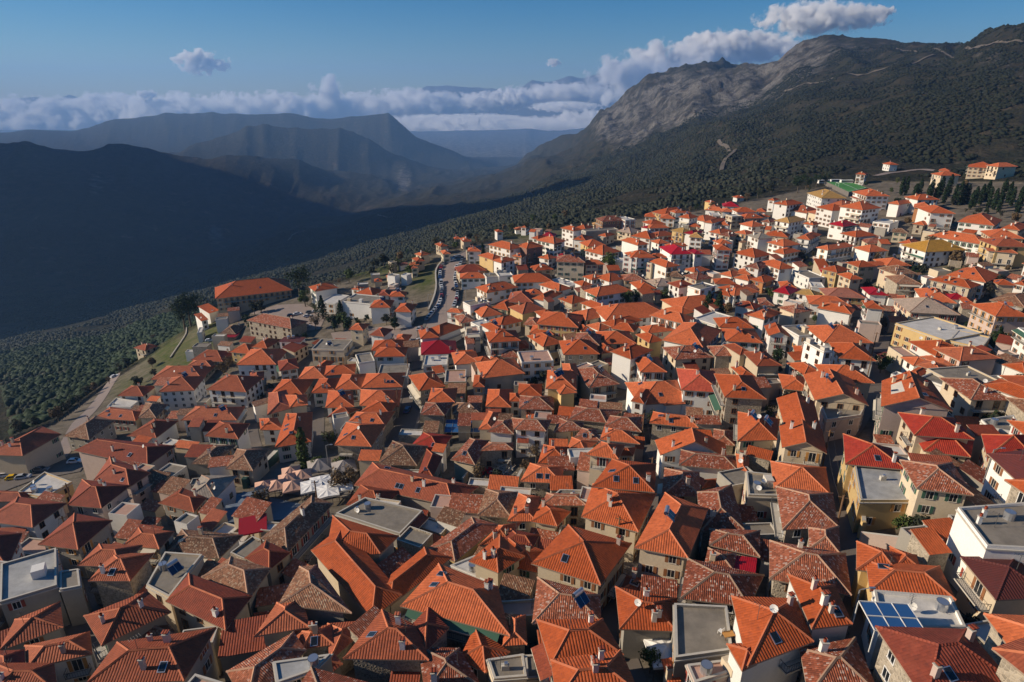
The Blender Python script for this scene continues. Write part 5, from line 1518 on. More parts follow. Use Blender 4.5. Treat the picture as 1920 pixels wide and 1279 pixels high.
T_ = [(347,619,17,'pine','leaf_dark','dark pine at the lower left of the cliffside clump','pine_tree'),(358,612,19,'pine','leaf_dark','tallest dark pine of the cliffside clump','pine_tree'),(371,604,16,'pine','leaf_dark','dark pine nearest the white terraces','pine_tree'),(384,594,14,'pine','leaf_dark','pine rising behind the white terraces','pine_tree'),
 (408,586,13,'pine','leaf_dark','pine just left of the large hall','pine_tree'),(443,538,9,'round','leaf_mid','green treetop behind the hall ridge, left','broadleaf_tree'),(470,538,9,'round','leaf_mid','green treetop behind the middle of the hall','broadleaf_tree'),(490,536,9,'round','leaf_mid','green treetop behind the right of the hall','broadleaf_tree'),
 (563,560,17,'pine','leaf_dark','big dark pine right of the hall','pine_tree'),(573,575,9,'round','leaf_mid','round light green tree on the square','broadleaf_tree'),(444,592,7,'round','leaf_olive','olive tree in front of the hall, left','olive_tree'),(478,590,7,'round','leaf_olive','olive tree in front of the hall, middle','olive_tree'),(490,588,7,'round','leaf_olive','olive tree in front of the hall, right','olive_tree'),
 (606,598,12,'conifer','leaf_dark','dark fir at the corner of the park','fir_tree'),(640,600,10,'conifer','leaf_dark','fir in front of the white shop fronts','fir_tree'),(628,622,8,'round','leaf_dark','dark round tree in the park','broadleaf_tree'),(645,618,8,'round','leaf_mid','green round tree in the park','broadleaf_tree'),(655,622,7,'round','leaf_dark','dark tree at the right end of the park','broadleaf_tree'),(592,620,8,'bare','leaf_brown','bare brown tree at the left of the park','bare_tree'),
 (740,620,6,'round','leaf_dark','dark tree by the white awning','broadleaf_tree'),(762,608,7,'round','leaf_mid','street tree below the balcony house','broadleaf_tree'),(573,882,13,'cypress','leaf_mid','tall cypress beside the pink canopies','cypress_tree'),(905,485,9,'conifer','leaf_dark','dark fir above the parking road','fir_tree'),
 (1324,600,12,'conifer','leaf_dark','left one of the pair of conical trees','fir_tree'),(1344,602,12,'conifer','leaf_dark','right one of the pair of conical trees','fir_tree'),(1090,520,11,'round','leaf_dark','dark tree beside the balcony block','broadleaf_tree'),(1140,512,12,'round','leaf_mid','large green tree below the white flats','broadleaf_tree'),
 (1175,578,8,'round','leaf_mid','green tree at the left of the little garden','broadleaf_tree'),(1192,574,7,'round','leaf_dark','dark tree in the little garden','broadleaf_tree'),(1215,570,7,'bare','leaf_brown','brown tree in the little garden','bare_tree'),(1245,568,6,'round','leaf_mid','green tree by the grey shed','broadleaf_tree'),
 (1048,985,5,'round','leaf_mid','small round green tree behind the cream house','broadleaf_tree'),(1864,660,8,'conifer','leaf_dark','dark fir below the pink house','fir_tree'),(1650,700,6,'round','leaf_mid','green bush tree by the right lane','broadleaf_tree'),
 (632,930,7,'bare','leaf_brown','bare tree over the white canopies, left','bare_tree'),(655,925,7,'bare','leaf_brown','bare tree over the white canopies, right','bare_tree'),(495,960,6,'bare','leaf_brown','bare shrub on the paved square','bare_tree'),(598,888,5,'round','leaf_mid','green shrub left of the lamp post','shrub'),(640,888,5,'round','leaf_mid','green shrub right of the lamp post','shrub'),
 (1218,1262,4,'round','leaf_mid','garden bush below the white parasol','shrub'),(900,905,5,'bare','leaf_brown','bare bush in the ruin yard','bare_tree'),(1020,905,4,'round','leaf_mid','green bush between the ruins','shrub'),(1070,905,5,'round','leaf_dark','dark bush in the alley below the tall house','shrub'),
 (1690,1005,4,'round','leaf_mid','low bush in the walled yard, left','shrub'),(1720,1010,4,'round','leaf_olive','grey-green bush in the walled yard, right','shrub'),(1715,975,5,'bare','leaf_brown','bare tree in the walled yard','bare_tree'),
 (1495,362,14,'pine','leaf_dark','dark pine at the left end of the pitch','pine_tree'),(1510,358,11,'pine','leaf_dark','dark pine above the pitch corner','pine_tree'),(1530,350,10,'pine','leaf_dark','dark pine behind the left goal','pine_tree'),(1548,348,9,'pine','leaf_dark','low pine behind the parked buses','pine_tree')]
for t in T_: tree(*t)
rr = random.Random(4)
for k in range(26):    # cypress belt below the hillside hotel
    x = 1690 + k*8.6 + rr.uniform(-3, 3); y = 378 + rr.uniform(-14, 14) + (x-1690)*.05; tree(x, y, rr.uniform(11, 15), 'cypress', 'leaf_dark', 'dark narrow cypress', 'cypress_tree', 'cypresses in the belt below the hillside hotel')
for (x, y) in [(1740,470),(1765,455),(1790,500),(1700,515),(1725,520),(1850,560),(1830,520),(1870,545),(1480,475),(1502,492),(1640,500),(1255,745),(1480,740)]: tree(x, y, rr.uniform(5, 8), rr.choice(['bare', 'round', 'bare']), rr.choice(['leaf_brown', 'leaf_olive']), 'scrubby tree between houses', 'scrubby_tree')
for (x, y) in [(705,505),(720,500),(735,520),(752,492),(765,478),(778,512),(748,508),(790,500),(802,488),(770,520),(735,488),(820,470),(830,462),(700,520),(868,462),(880,452),(895,458),(855,470),(880,478),(930,440),(945,436),(960,440),(1000,418),(1010,422),(1020,418),(1040,415),(1060,412),(985,440),(1030,432),(655,530),(640,520),(1305,398),(1320,392),(1335,395),(1292,402),(1360,388),(1400,378),(1420,372),(1445,362)]:
    tree(x, y, rr.uniform(5, 9), rr.choice(['round', 'round', 'pine', 'bare']), rr.choice(['leaf_dark', 'leaf_mid', 'leaf_olive', 'leaf_brown']), 'tree on the town brink', 'brink_tree')
for (x, y) in [(40,815),(70,800),(110,790),(150,760),(180,735),(205,720),(225,700),(240,690),(262,660),(290,640),(310,625),(130,775),(165,745),(255,672),(330,612)]:
    tree(x, y, rr.uniform(4, 7), rr.choice(['round', 'bare']), rr.choice(['leaf_brown', 'leaf_olive']), 'roadside bush by the cliff path', 'roadside_bush')
for (x, y, h_, k_, m_) in EXTRA_TREES: tree(x, y, h_, k_, m_, {'leaf_mid': 'small green yard tree', 'leaf_dark': 'small dark yard tree', 'leaf_brown': 'small brown yard tree', 'leaf_olive': 'small grey-green yard tree'}[m_] if k_ != 'bare' else 'small bare yard tree', 'yard_tree', 'small trees in the yards')
# ---------------------------------------------------------------- canopies, parasol, lamps, walls, pitch
def at(px, py, h=0):
    p = hit(px, py, h); return Vector(p)
def canopy(px, py, w, mat, label, yaw=.35, h=3.0, hh=1.5, name='canopy'):
    p = at(px, py, h); z = zfast(p.x, p.y); r = thing(name, (p.x, p.y, z), label, 'canopy', 'canopies over the restaurant terrace', yaw); USED[label] = 1
    a = MB(); q = [(-w/2, -w/2, h), (w/2, -w/2, h), (w/2, w/2, h), (-w/2, w/2, h)]; ap = (0, 0, h+hh)
    for i in range(4):
        u, v = Vector(q[i]), Vector(q[(i+1) % 4]); m = (u+v)/2*.97; m.z = h+.12
        for s, t in ((u, m), (m, v)):
            c = (s+t+Vector(ap))/3; c.z -= .12; a.poly([s, t, c], mat); a.poly([t, ap, c], mat); a.poly([ap, s, c], mat)
        a.poly([u-Vector((0, 0, .3)), v-Vector((0, 0, .3)), v, u], mat)
    link('fabric', a.mesh('fabric'), r)
    for i in range(4): b = MB(); b.bar((q[i][0]*.95, q[i][1]*.95, -.3), (q[i][0]*.95, q[i][1]*.95, h), .09, 'rail', 6); link('pole', b.mesh('pole'), r)
g8 = lambda a, b: (440+a/8, 860+b/8)
CN = [((845,195),'farthest pink canopy of the terrace'),((1010,240),'pink canopy at the far right corner'),((640,395),'pink canopy second from the left front'),((870,410),'pink canopy at the right front'),((450,410),'leftmost pink canopy of the terrace'),((800,300),'pink canopy in the middle of the terrace')]
for (c, l) in CN: canopy(*g8(*c), 4.6, 'canv_p', l)
for (c, l) in [((1150,410),'white canopy next to the pink ones'),((1390,480),'white canopy nearest the alley'),((1290,345),'white canopy behind the front pair'),((1600,400),'rightmost white canopy of the terrace')]: canopy(*g8(*c), 5.0, 'canv_w', l, hh=.45)
for (c, l) in [((1270,100),'grey canopy left of the lamp post'),((1640,120),'grey canopy right of the lamp post')]: canopy(*g8(*c), 6, 'canv_g', l, hh=2)
for (c, l) in [((260,620),'blue-grey folded canopy far side of the square'),((110,790),'blue-grey folded canopy near side of the square')]: canopy(*g8(*c), 7, 'plaza', l, hh=.8)
canopy(1248, 1222, 4.2, 'canv_w', 'white pyramid parasol in the small shaded yard', .1, 2.4, .9, 'parasol')
p = at(474, 984, 5); r = thing('red_awning', (p.x, p.y, zfast(p.x, p.y)), 'bright red sloping awning on four posts beside the old brown roof', 'awning', None, .35); a = MB(); a.poly([(-2.6, -2.2, 4.7), (2.6, -2.2, 4.7), (2.6, 2.2, 5.6), (-2.6, 2.2, 5.6)], 'car_red'); a.poly([(-2.6, -2.2, 4.4), (2.6, -2.2, 4.4), (2.6, -2.2, 4.7), (-2.6, -2.2, 4.7)], 'red')
for s in (-1, 1): a.poly([(s*2.6, -2.2*s, 4.7), (s*2.6, 2.2*s, 5.15 + .45*s), (s*2.6, 2.2*s, 4.85+.45*s), (s*2.6, -2.2*s, 4.4)], 'red')
link('fabric', a.mesh('fabric'), r)
for x, y, z in ((-2.5, -2.1, 4.4), (2.5, -2.1, 4.4), (2.5, 2.1, 5.4), (-2.5, 2.1, 5.4)): b = MB(); b.bar((x, y, -1), (x, y, z), .12, 'rail', 6); link('post', b.mesh('post'), r)
def lamp(px, py, h, label):
    p = at(px, py); r = thing('street_lamp', (p.x, p.y, p.z), label, 'lamp post', 'street lamps'); USED[label] = 1
    a = MB(); a.bar((0, 0, -.3), (0, 0, h), .13, 'lamp_g', 8); a.bar((0, 0, h), (1.2, 0, h+.3), .08, 'lamp_g', 6); link('pole', a.mesh('pole'), r); b = MB(); b.box((1.4, 0, h+.22), .7, .25, .12, 'metal'); link('lamp_head', b.mesh('lamp_head'), r)
for a in [(618,892,9,'tall lamp post between the grey canopies'),(837,585,8,'lamp post in the middle of the curved road'),(804,588,9,'tall lamp post at the left kerb of the curved road'),(447,600,7,'lamp post near the red hut'),(874,575,8,'lamp post at the house side of the curved road'),(1590,1190,7,'thin lamp post beside the right lane'),(1835,930,9,'grey pole before the maroon-roofed house')]: lamp(*a)
def poles(pts, h, every, side):
    l = resample(world_line(pts), 3); prev = None
    for k in range(0, len(l)-1, every):
        d = l[k+1]-l[k]; d.z = 0; d.normalize(); q = l[k] + Vector((d.y, -d.x, 0))*side; q.z = zfast(q.x, q.y)
        r = thing('utility_pole', q, 'x', 'utility pole', 'utility poles along the lanes', math.atan2(d.y, d.x)); pr = project(q + Vector((0, 0, h))); REL.append((r, 'thin grey utility pole', pr[0], pr[1]))
        a = MB(); a.bar((0, 0, -.5), (0, 0, h), .2, 'wood', 8); link('pole', a.mesh('pole'), r); a = MB(); a.bar((0, -.7, h-.4), (0, .7, h-.4), .1, 'wood'); link('crossarm', a.mesh('crossarm'), r)
        top = q + Vector((0, 0, h-.35))
        if prev is not None:
            for o_ in (-.6, .6):
                e0 = prev + Vector((d.y, -d.x, 0))*o_; e1 = top + Vector((d.y, -d.x, 0))*o_; a = MB(); n_ = 8
                for i in range(n_): f0, f1 = i/n_, (i+1)/n_; s0 = Vector((0, 0, -1.2*4*f0*(1-f0))); s1 = Vector((0, 0, -1.2*4*f1*(1-f1))); a.bar(e0.lerp(e1, f0)+s0, e0.lerp(e1, f1)+s1, .035, 'rail', 3)
                o = link('overhead_cable', a.mesh('overhead_cable')); m_ = project((e0+e1)/2); tag(o, 'x', 'cable', 'cables between the utility poles'); REL.append((o, 'dark sagging overhead cable', m_[0], m_[1]))
        prev = top
poles(LANES[1], 9, 9, 1.9); poles(LANES[2], 9, 8, 1.6); poles(LANES[3], 9, 8, 2.3); poles(ROAD[10:], 9, 8, 3.2); poles(LANES[5], 9, 8, 2)
def wall_line(name, pts, h, w, mat, label, cat='wall', rail=False, group=None):
    l = resample(world_line(pts), 4); mb = MB()
    for a, b in zip(l, l[1:]):
        d = (b-a); d.z = 0; d.normalize(); s = Vector((d.y, -d.x, 0))*w/2; za, zb = zfast(a.x, a.y), zfast(b.x, b.y)
        A = [Vector((a.x, a.y, za-1.5))-s, Vector((a.x, a.y, za-1.5))+s, Vector((b.x, b.y, zb-1.5))+s, Vector((b.x, b.y, zb-1.5))-s]; Tt = [A[0]+Vector((0, 0, h+1.5)), A[1]+Vector((0, 0, h+1.5)), A[2]+Vector((0, 0, h+1.5)), A[3]+Vector((0, 0, h+1.5))]
        mb.poly([A[1], A[2], Tt[2], Tt[1]], mat); mb.poly([A[3], A[0], Tt[0], Tt[3]], mat); mb.poly([Tt[0], Tt[1], Tt[2], Tt[3]], 'slab')
    for q, sg in ((l[0], -1), (l[-1], 1)): mb.box(q + Vector((0, 0, -1)), w, w, h+1, mat)
    o = link(name, mb.mesh(name)); tag(o, label, cat, group); return o
wall_line('retaining_wall', zt9([(560,15),(480,85),(400,160),(345,240),(325,330),(340,400),(352,470),(350,600),(325,700),(270,830),(215,950)]), 1.3, .7, 'wall_c', 'beige kerb wall curving along the cliff side of the parking road')
wall_line('retaining_wall', [(320,672),(335,650),(350,628),(366,605)], .9, .5, 'wall_s', 'stone wall climbing the grassy slope below the pines')
wall_line('yard_wall', [(1598,905),(1610,955),(1612,1010)], 3.2, .6, 'wall_y', 'sunlit ochre wall along the right lane')
wall_line('yard_wall', [(1612,1022),(1665,1030),(1710,1035),(1762,1042)], 2.4, .4, 'wall_p', 'pinkish wall closing the overgrown yard')
wall_line('yard_wall', [(1750,975),(1748,1010),(1760,1030)], 2.4, .5, 'wall_c', 'crumbling beige wall at the right of the overgrown yard')
wall_line('yard_wall', [(868,912),(885,895),(892,882)], 2.4, .4, 'wall_c', 'pale wall beside the heap of red cloth')
wall_line('yard_wall', [(962,930),(972,905),(978,898)], 2.6, .6, 'wall_s', 'crumbling stone wall right of the ruin yard')
wall_line('yard_wall', [(1308,782),(1335,778),(1358,772)], 2.2, .5, 'wall_c', 'pale garden wall above the grassy terrace')
wall_line('yard_wall', [(1880,690),(1860,672),(1845,655)], 2.5, .5, 'wall_c', 'beige wall stepping up beside the fir')
wall_line('hedge_wall', [(462,915),(490,895),(520,862)], 3, 1.2, 'hedge', 'long dark green screen left of the pink canopies', 'screen')
# pitch
pp = [at(*p) for p in ((1545,347),(1603,345),(1626,354),(1590,369))]
mb = MB(); c = sum(pp, Vector())/4; zc = max(p.z for p in pp)+.6; q = [Vector((p.x, p.y, zc)) for p in pp]
mb.poly(q, 'turf'); 
for i in range(4): a, b = q[i], q[(i+1) % 4]; mb.poly([b-Vector((0, 0, 9)), a-Vector((0, 0, 9)), a, b], 'paving')
o = link('football_pitch', mb.mesh('football_pitch')); o['kind'] = 'structure'
mb = MB(); qi = [k.lerp(c, .08) for k in q]
for k in qi: k.z = zc+.03
for i in range(4): 
    a, b = qi[i], qi[(i+1) % 4]; n_ = (c-a); n_.z = 0; n_ = n_.normalized()*.35; mb.poly([a, b, b+n_, a+n_], 'white_line')
a, b = (qi[0]+qi[1])/2, (qi[2]+qi[3])/2; mb.poly([a, b, b+Vector((.35, 0, 0)), a+Vector((.35, 0, 0))], 'white_line')
o = link('pitch_markings', mb.mesh('pitch_markings')); o['kind'] = 'structure'
for k, (e, f, l) in enumerate([(0, 3, 'white football goal at the far left end of the pitch'), (1, 2, 'white football goal at the far right end of the pitch')]):
    m = (qi[e]+qi[f])/2; d = (qi[f]-qi[e]).normalized(); mb = MB(); w = 3.6
    for s in (-1, 1): mb.bar(m+d*w*s, m+d*w*s+Vector((0, 0, 2.4)), .18, 'white_line')
    mb.bar(m-d*w+Vector((0, 0, 2.4)), m+d*w+Vector((0, 0, 2.4)), .18, 'white_line'); o = link('football_goal', mb.mesh('football_goal')); tag(o, l, 'goal', 'goals of the pitch')
def bus(px, py, ang, L, label):
    p = at(px, py); r = thing('coach', (p.x, p.y, p.z+.1), label, 'coach', 'coaches parked behind the pitch', ang); b = MB(); b.box((0, 0, .5), L, 2.5, 2.6, 'frame_w'); link('body', b.mesh('body'), r)
    g_ = MB(); g_.box((0, 0, 1.7), L-.4, 2.56, .9, 'glass'); link('windows', g_.mesh('windows'), r)
    for sx in (-1, 1):
        for sy in (-1, 1): w_ = link('wheel', WHL, r, (sx*L*.33, sy*1.15, .45)); w_.scale = (1.5, 1.5, 1.5)
bus(1545, 345, .1, 11, 'white coach parked leftmost behind the pitch'); bus(1567, 344, .1, 9, 'white coach parked in the middle behind the pitch'); bus(1586, 345, .1, 10, 'pale coach parked rightmost behind the pitch')
# blue glass pergola on the right terrace
p = at(1672, 1157, 8.2); z = p.z - 2.6; r = thing('glass_pergola', (p.x, p.y, z), 'white framed pergola with blue glass panels above the right-hand lane', 'pergola', None, -.08); a = MB(); b = MB()
S_ = .62
for i in range(4): a.bar((-3.9+i*2.6, -2.9, 2.5), (-3.9+i*2.6, 2.9, 2.7), .12, 'frame_w')
for i in range(3): a.bar((-3.9, -2.9+i*2.9, 2.5+i*.1), (3.9, -2.9+i*2.9, 2.5+i*.1), .12, 'frame_w')
for x in (-3.9, 3.9):
    for y in (-2.9, 2.9): a.bar((x, y, -.5), (x, y, 2.5), .14, 'frame_w')
for i in range(3):
    for j in range(2): x = -2.6+i*2.6; y = -1.45+j*2.9; b.box((x, y, 2.52+j*.1), 2.4, 2.7, .05, 'blueglass')
link('frame', a.mesh('frame'), r); link('glass_panel', b.mesh('glass_panel'), r); r.scale = (.66, .66, 1)
# conservatory between the stone houses
p = at(875, 800, 3); r = thing('glass_shelter', (p.x, p.y, p.z-3), 'blue-grey glazed shelter between the stone houses by the shaded street', 'shelter', None, 0); a = MB(); b = MB()
for i in range(7): a.bar((-6+i*2, -3, 2.9), (-6+i*2, 3, 3.6), .12, 'lamp_g'); a.bar((-6+i*2, -3, -.5), (-6+i*2, -3, 2.9), .12, 'lamp_g')
for i in range(4): a.bar((-6, -3+i*2, 2.9+i*.23), (6, -3+i*2, 2.9+i*.23), .1, 'lamp_g')
b.poly([(-6, -3, 2.86), (6, -3, 2.86), (6, 3, 3.56), (-6, 3, 3.56)], 'blueglass'); link('frame', a.mesh('frame'), r); link('glass_panel', b.mesh('glass_panel'), r)
# terrace furniture on the big concrete roof
p0 = None
for hs, g, i in HG:
    if abs(hs['pc'][0]-1312) < 25 and abs(hs['pc'][1]-1185) < 30 and hs['wings'][0]['typ'] == 'f': p0 = hs; break
if p0:
    ze = p0['foot'][0][1]
    def onr(px, py): d = raydir(px, py); return Vector(d*(ze/d[2]))
    q = onr(1351, 1188); r = thing('garden_chair', q, 'white garden chair on the big concrete roof terrace', 'chair', None, .6); a = MB(); a.box((0, 0, .42), .5, .5, .05, 'frame_w'); link('seat', a.mesh('seat'), r); a = MB(); a.box((0, -.24, .45), .5, .05, .5, 'frame_w'); link('backrest', a.mesh('backrest'), r)
    for x in (-.22, .22):
        for y in (-.22, .22): a = MB(); a.bar((x, y, 0), (x, y, .42), .05, 'frame_w'); link('leg', a.mesh('leg'), r)
    q = onr(1365, 1195); r = thing('low_table', q, 'small orange wooden table by the white garden chair', 'table', None, .2); a = MB(); a.box((0, 0, .5), 1.3, .8, .06, 'shut_o'); link('tabletop', a.mesh('tabletop'), r)
    for x in (-.55, .55):
        for y in (-.32, .32): a = MB(); a.bar((x, y, 0), (x, y, .5), .06, 'wood'); link('leg', a.mesh('leg'), r)
# washing hung under the balcony of the white house
p = at(440, 752, 2.6); r = thing('laundry_line', (p.x, p.y, p.z), 'white and red sheets hung in a row below a white house balcony', 'laundry', None, .05)
a = MB(); a.bar((-4.2, 0, 0), (4.2, 0, 0), .04, 'rail'); link('line', a.mesh('line'), r)
for k_ in range(8): a = MB(); x = -3.7+k_*1.05; a.poly([(x-.45, -.03, -1.3), (x+.45, .05, -1.35), (x+.45, 0, 0), (x-.45, 0, 0)], ['canv_w', 'canv_w', 'red', 'red', 'canv_w', 'canv_p', 'canv_w', 'canv_w'][k_]); link('sheet', a.mesh('sheet'), r)
# heap of red cloth and branches in the ruin yard
def heap(px, py, n_, rad, hh, mat, name, label, cat, sz):
    p = at(px, py); mb = MB(); R = random.Random(n_)
    for k in range(n_):
        a = R.random()*6.28; d = rad*R.random()**.5; q = Vector((p.x+d*math.cos(a), p.y+d*math.sin(a), p.z + hh*(1-d/rad)*R.random())); u = Vector((R.gauss(0, 1), R.gauss(0, 1), R.gauss(0, .5))).normalized(); v = u.orthogonal().normalized(); s = sz*R.uniform(.5, 1.5)
        if cat == 'branches': mb.bar(q-u*s*1.5, q+u*s*1.5, .1, mat, 3)
        else: mb.poly([q-u*s-v*s*.6, q+u*s-v*s*.4, q+u*s*.8+v*s*.6+Vector((0, 0, .3*s)), q-u*s+v*s*.5], mat)
    o = link(name, mb.mesh(name)); tag(o, label, cat)
heap(912, 886, 60, 2.6, 1.6, 'red', 'cloth_heap', 'crumpled heap of bright red sheets in the ruin yard', 'cloth heap', .5)
heap(948, 882, 80, 2.6, 1.8, 'plaster', 'branch_pile', 'pale pile of cut branches beside the red sheets', 'branches', .9)
heap(1607, 771, 40, 1.6, .8, 'green_net', 'garden_net', 'crumpled lime green sheets on the flat roof by the lane', 'sheets', .3)
# ---------------------------------------------------------------- vegetation nobody could count
def scatter(name, label, cat, pts, mat, rmin, rmax, hf=.9, sub=False):
    base = np.array([(0,0,1),(.894,0,.447),(.276,.851,.447),(-.724,.526,.447),(-.724,-.526,.447),(.276,-.851,.447),(.724,.526,-.447),(-.276,.851,-.447),(-.894,0,-.447),(-.276,-.851,-.447),(.724,-.526,-.447)])
    fc = np.array([(0,1,2),(0,2,3),(0,3,4),(0,4,5),(0,5,1),(1,6,2),(2,7,3),(3,8,4),(4,9,5),(5,10,1),(2,6,7),(3,7,8),(4,8,9),(5,9,10),(1,10,6)])
    m = len(pts); r = rmin + (rmax-rmin)*rng.uniform(0, 1, m)**1.5; jit = 1 + rng.uniform(-.45, .45, (m, 11, 1)); a = rng.uniform(0, 6.28, m); ca, sa = np.cos(a)[:, None], np.sin(a)[:, None]
    b = base[None]*jit; x = b[..., 0]*ca - b[..., 1]*sa; y = b[..., 0]*sa + b[..., 1]*ca
    v = np.stack([x*r[:, None] + pts[:, None, 0], y*r[:, None] + pts[:, None, 1], b[..., 2]*r[:, None]*hf + pts[:, None, 2] + r[:, None]*.45], -1).reshape(-1, 3)
    f = (fc[None] + (np.arange(m)*11)[:, None, None]).reshape(-1, 3)
    me = bpy.data.meshes.new(name); me.vertices.add(len(v)); me.vertices.foreach_set('co', v.ravel()); me.loops.add(f.size); me.loops.foreach_set('vertex_index', f.ravel().astype(np.int32))
    me.polygons.add(len(f)); me.polygons.foreach_set('loop_start', np.arange(0, f.size, 3, dtype=np.int32)); me.update(calc_edges=True); me.materials.append(MATS[mat])
    o = link(name, me); tag(o, label, cat, kind='stuff'); return o
def ring_pts(n_, y0, y1, tmin, tmax, keep):
    # uniform over the visible wedge, between y0 metres past the brink and y1
    t = rng.uniform(tmin, tmax, n_*3); y = np.sqrt(rng.uniform(0, 1, n_*3)*(y1**2 - 150**2) + 150**2); ya = np.interp(t, LA[0], LA[1]); x = t*y
    k = (y > ya + y0); x, y, t = x[k], y[k], t[k]; k = keep(x, y, t); x, y = x[k][:n_], y[k][:n_]
    return np.stack([x, y, terrain(x, y)], -1)
olive = ring_pts(110000, 12, 2100, -.92, .48, lambda x, y, t: (fbm(x/120, y/120, 3, False, 21) > -.32) & (rng.random(len(t)) < np.clip((.46-t)/.3, 0, 1)))
scatter('olive_grove', 'grey-green olive groves and woods covering the valley slopes below the town', 'olive groves', olive, 'leaf_olive', 1.1, 2.6)
wood = ring_pts(22000, 4, 700, -.92, -.42, lambda x, y, t: fbm(x/40, y/40, 3, False, 31) > -.25)
scatter('wooded_slope', 'dark woodland on the steep slope below the left cliff edge', 'woodland', wood, 'leaf_dark', 1.2, 3.4, 1.1)
scrub = ring_pts(60000, 10, 2100, .04, .93, lambda x, y, t: ((fbm(x/50, y/50, 4, False, 41) + .35*fbm(x/300, y/300, 2, False, 43)) > -.06) & (rng.random(len(t)) < np.clip((t-.04)/.25, 0, 1)))
scatter('hillside_scrub', 'dark evergreen scrub dotted over the right-hand hillside', 'scrub', scrub, 'leaf_scrub', .8, 3.2, .65)
CLOUDS = [(378,117,95,40,18500,'',1,16),(620,190,85,80,19000,'',2,26,.8),(60,222,240,75,19500,'',3,34),(190,215,200,78,20500,'',4,34),(330,210,250,62,20000,'',5,38),(480,206,230,60,20500,'',6,38),(640,208,230,56,20500,'',7,34),(760,196,200,52,21000,'',8,34),(880,194,180,36,21500,'',9,24),(960,184,120,30,21000,'',10,18),(1050,178,220,40,22000,'',11,28),
 (1180,150,150,85,17500,'',12,34),(1260,122,180,80,17800,'',13,38),(1340,92,150,62,18000,'',14,28),(1420,90,180,55,18500,'',15,30),(1535,34,210,52,18500,'',16,34),(1640,28,70,34,19000,'',17,10),(1038,117,26,14,17500,'',18,6),(275,180,40,22,19000,'',19,10),(900,225,160,20,18000,'',20,14),(1060,200,120,18,19000,'',21,12),(960,238,460,34,18200,'',22,12),(820,228,200,24,18600,'',23,12),(1110,222,140,30,18400,'',24,12)]
# ---------------------------------------------------------------- far ranges, clouds, air
def ridge(name, prof, Zd, base, thick):
    """a solid mountain range: crest profile (px, py) at depth Zd, falling both ways"""
    xs = np.linspace(prof[0][0], prof[-1][0], 160); ys = np.interp(xs, [p[0] for p in prof], [p[1] for p in prof]); mb = []
    rows = []
    for k, (dz, fr) in enumerate([(-1, 0), (-.6, .3), (-.3, .6), (0, 1), (.4, .6), (1, 0)]):
        row = []
        for x, y in zip(xs, ys):
            c = raydir(x, y)*Zd; px_, py_ = c[0], c[1] + dz*thick; z = base + (c[2]-base)*fr
            z += (c[2]-base)*.22*float(fbm(np.array([px_/1800]), np.array([py_/1800]), 4, True, 77)[0])*(1 if fr not in (0,) else 0)*(.35 if fr == 1 else 1); row.append((px_, py_, z))
        rows.append(row)
    v = [p for r in rows for p in r]; n_ = len(xs); f = [(r*n_+i, r*n_+i+1, (r+1)*n_+i+1, (r+1)*n_+i) for r in range(len(rows)-1) for i in range(n_-1)]
    me = bpy.data.meshes.new(name); me.from_pydata(v, [], f); me.materials.append(MATS['far_rock']); me.polygons.foreach_set('use_smooth', [True]*len(f)); o = link(name, me); o['kind'] = 'structure'
plain('far_rock', (.12, .12, .12))
ridge('hills', [(-200,196),(0,190),(60,184),(110,188),(130,180),(160,187),(250,192),(330,193),(420,188),(500,184),(600,186),(700,186),(780,172),(805,164),(870,163),(925,163),(960,170),(1000,152),(1040,150),(1065,147),(1090,148),(1120,143),(1140,140),(1200,150),(1300,160)], 30000, -1200, 4000)
# air
hz = bpy.data.materials.new('haze'); hz.use_nodes = True; h = hz.node_tree; h.nodes.clear(); ou = h.nodes.new('ShaderNodeOutputMaterial'); pv = h.nodes.new('ShaderNodeVolumePrincipled')
pv.inputs['Color'].default_value = (.30, .56, 1, 1); pv.inputs['Density'].default_value = HAZE; pv.inputs['Anisotropy'].default_value = .25
h.links.new(pv.outputs[0], ou.inputs['Volume'])
mb = MB(); mb.box((0, 8150, -1100), 90000, 17900, 1840, 'frame_w'); me = mb.mesh('haze'); me.materials.clear(); me.materials.append(hz)
import bmesh
bm = bmesh.new(); bm.from_mesh(me); bmesh.ops.remove_doubles(bm, verts=bm.verts, dist=.01); bmesh.ops.recalc_face_normals(bm, faces=bm.faces); bm.to_mesh(me); bm.free()
o = link('haze', me); tag(o, 'thin blue haze filling the valley air', 'haze', kind='stuff')
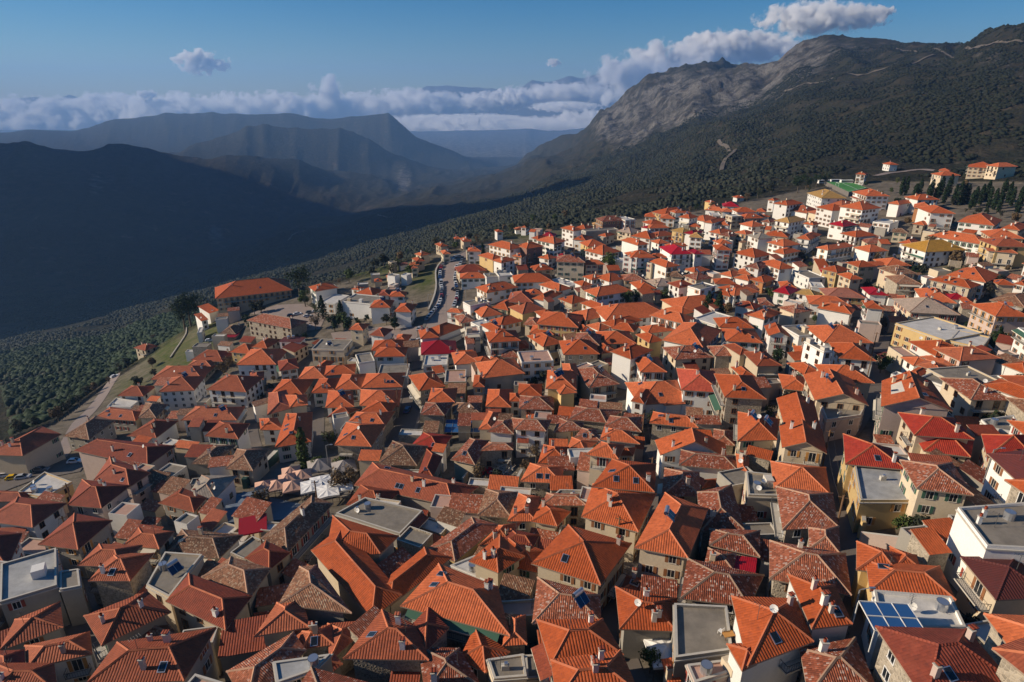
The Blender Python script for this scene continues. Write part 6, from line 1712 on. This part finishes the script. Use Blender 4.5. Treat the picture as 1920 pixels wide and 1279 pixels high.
# clouds: each a body of vapour, dense in the middle and torn at the rim
def cloudmat(name, sc, seed, dens):
    cm = bpy.data.materials.new(name); cm.use_nodes = True; h = cm.node_tree; h.nodes.clear(); ou = h.nodes.new('ShaderNodeOutputMaterial'); pv = h.nodes.new('ShaderNodeVolumePrincipled')
    pv.inputs['Color'].default_value = (1, 1, 1, 1); pv.inputs['Anisotropy'].default_value = .1
    tc = h.nodes.new('ShaderNodeTexCoord').outputs['Object']
    mp = h.nodes.new('ShaderNodeVectorMath'); mp.operation = 'DIVIDE'; h.links.new(tc, mp.inputs[0]); mp.inputs[1].default_value = sc
    ln = h.nodes.new('ShaderNodeVectorMath'); ln.operation = 'LENGTH'; h.links.new(mp.outputs[0], ln.inputs[0])
    ad = h.nodes.new('ShaderNodeVectorMath'); ad.operation = 'ADD'; h.links.new(tc, ad.inputs[0]); ad.inputs[1].default_value = (seed*997.0, seed*331.0, 0)
    n1 = noise(h, ad.outputs[0], 1.0/(sc[2]*.75), 5, .6)
    fall = mth(h, 'SUBTRACT', 1.0, mth(h, 'POWER', ln.outputs['Value'], 1.6))
    d = mth(h, 'ADD', mth(h, 'MULTIPLY', fall, .55), mth(h, 'MULTIPLY', mth(h, 'SUBTRACT', n1, .62), 2.3))
    r = h.nodes.new('ShaderNodeMapRange'); r.inputs[1].default_value = 0; r.inputs[2].default_value = .16; r.inputs[4].default_value = dens; h.links.new(d, r.inputs[0])
    h.links.new(r.outputs[0], pv.inputs['Density']); h.links.new(pv.outputs[0], ou.inputs['Volume']); return cm
import bmesh
def cloud(px, py, wpx, hpx, Zd, label, seed, n_=26, up=.6):
    k = Zd/F; c = Vector(raydir(px, py)*Zd); sc = (wpx*k*.62, max(min(wpx*k*.45, 2500), hpx*k*.5), hpx*k*.62); bm = bmesh.new(); bmesh.ops.create_icosphere(bm, subdivisions=3, radius=1.0)
    for v in bm.verts: v.co = Vector((v.co.x*sc[0], v.co.y*sc[1], v.co.z*sc[2]))
    me = bpy.data.meshes.new('cloud'); bm.to_mesh(me); bm.free(); me.materials.append(cloudmat('cloud%d' % seed, sc, seed, CLOUD*1000/sc[2])); o = bpy.data.objects.new('cloud', me); COL.objects.link(o); o.location = c; o['kind'] = 'structure'
for a in CLOUDS: cloud(*a)
assign_labels()
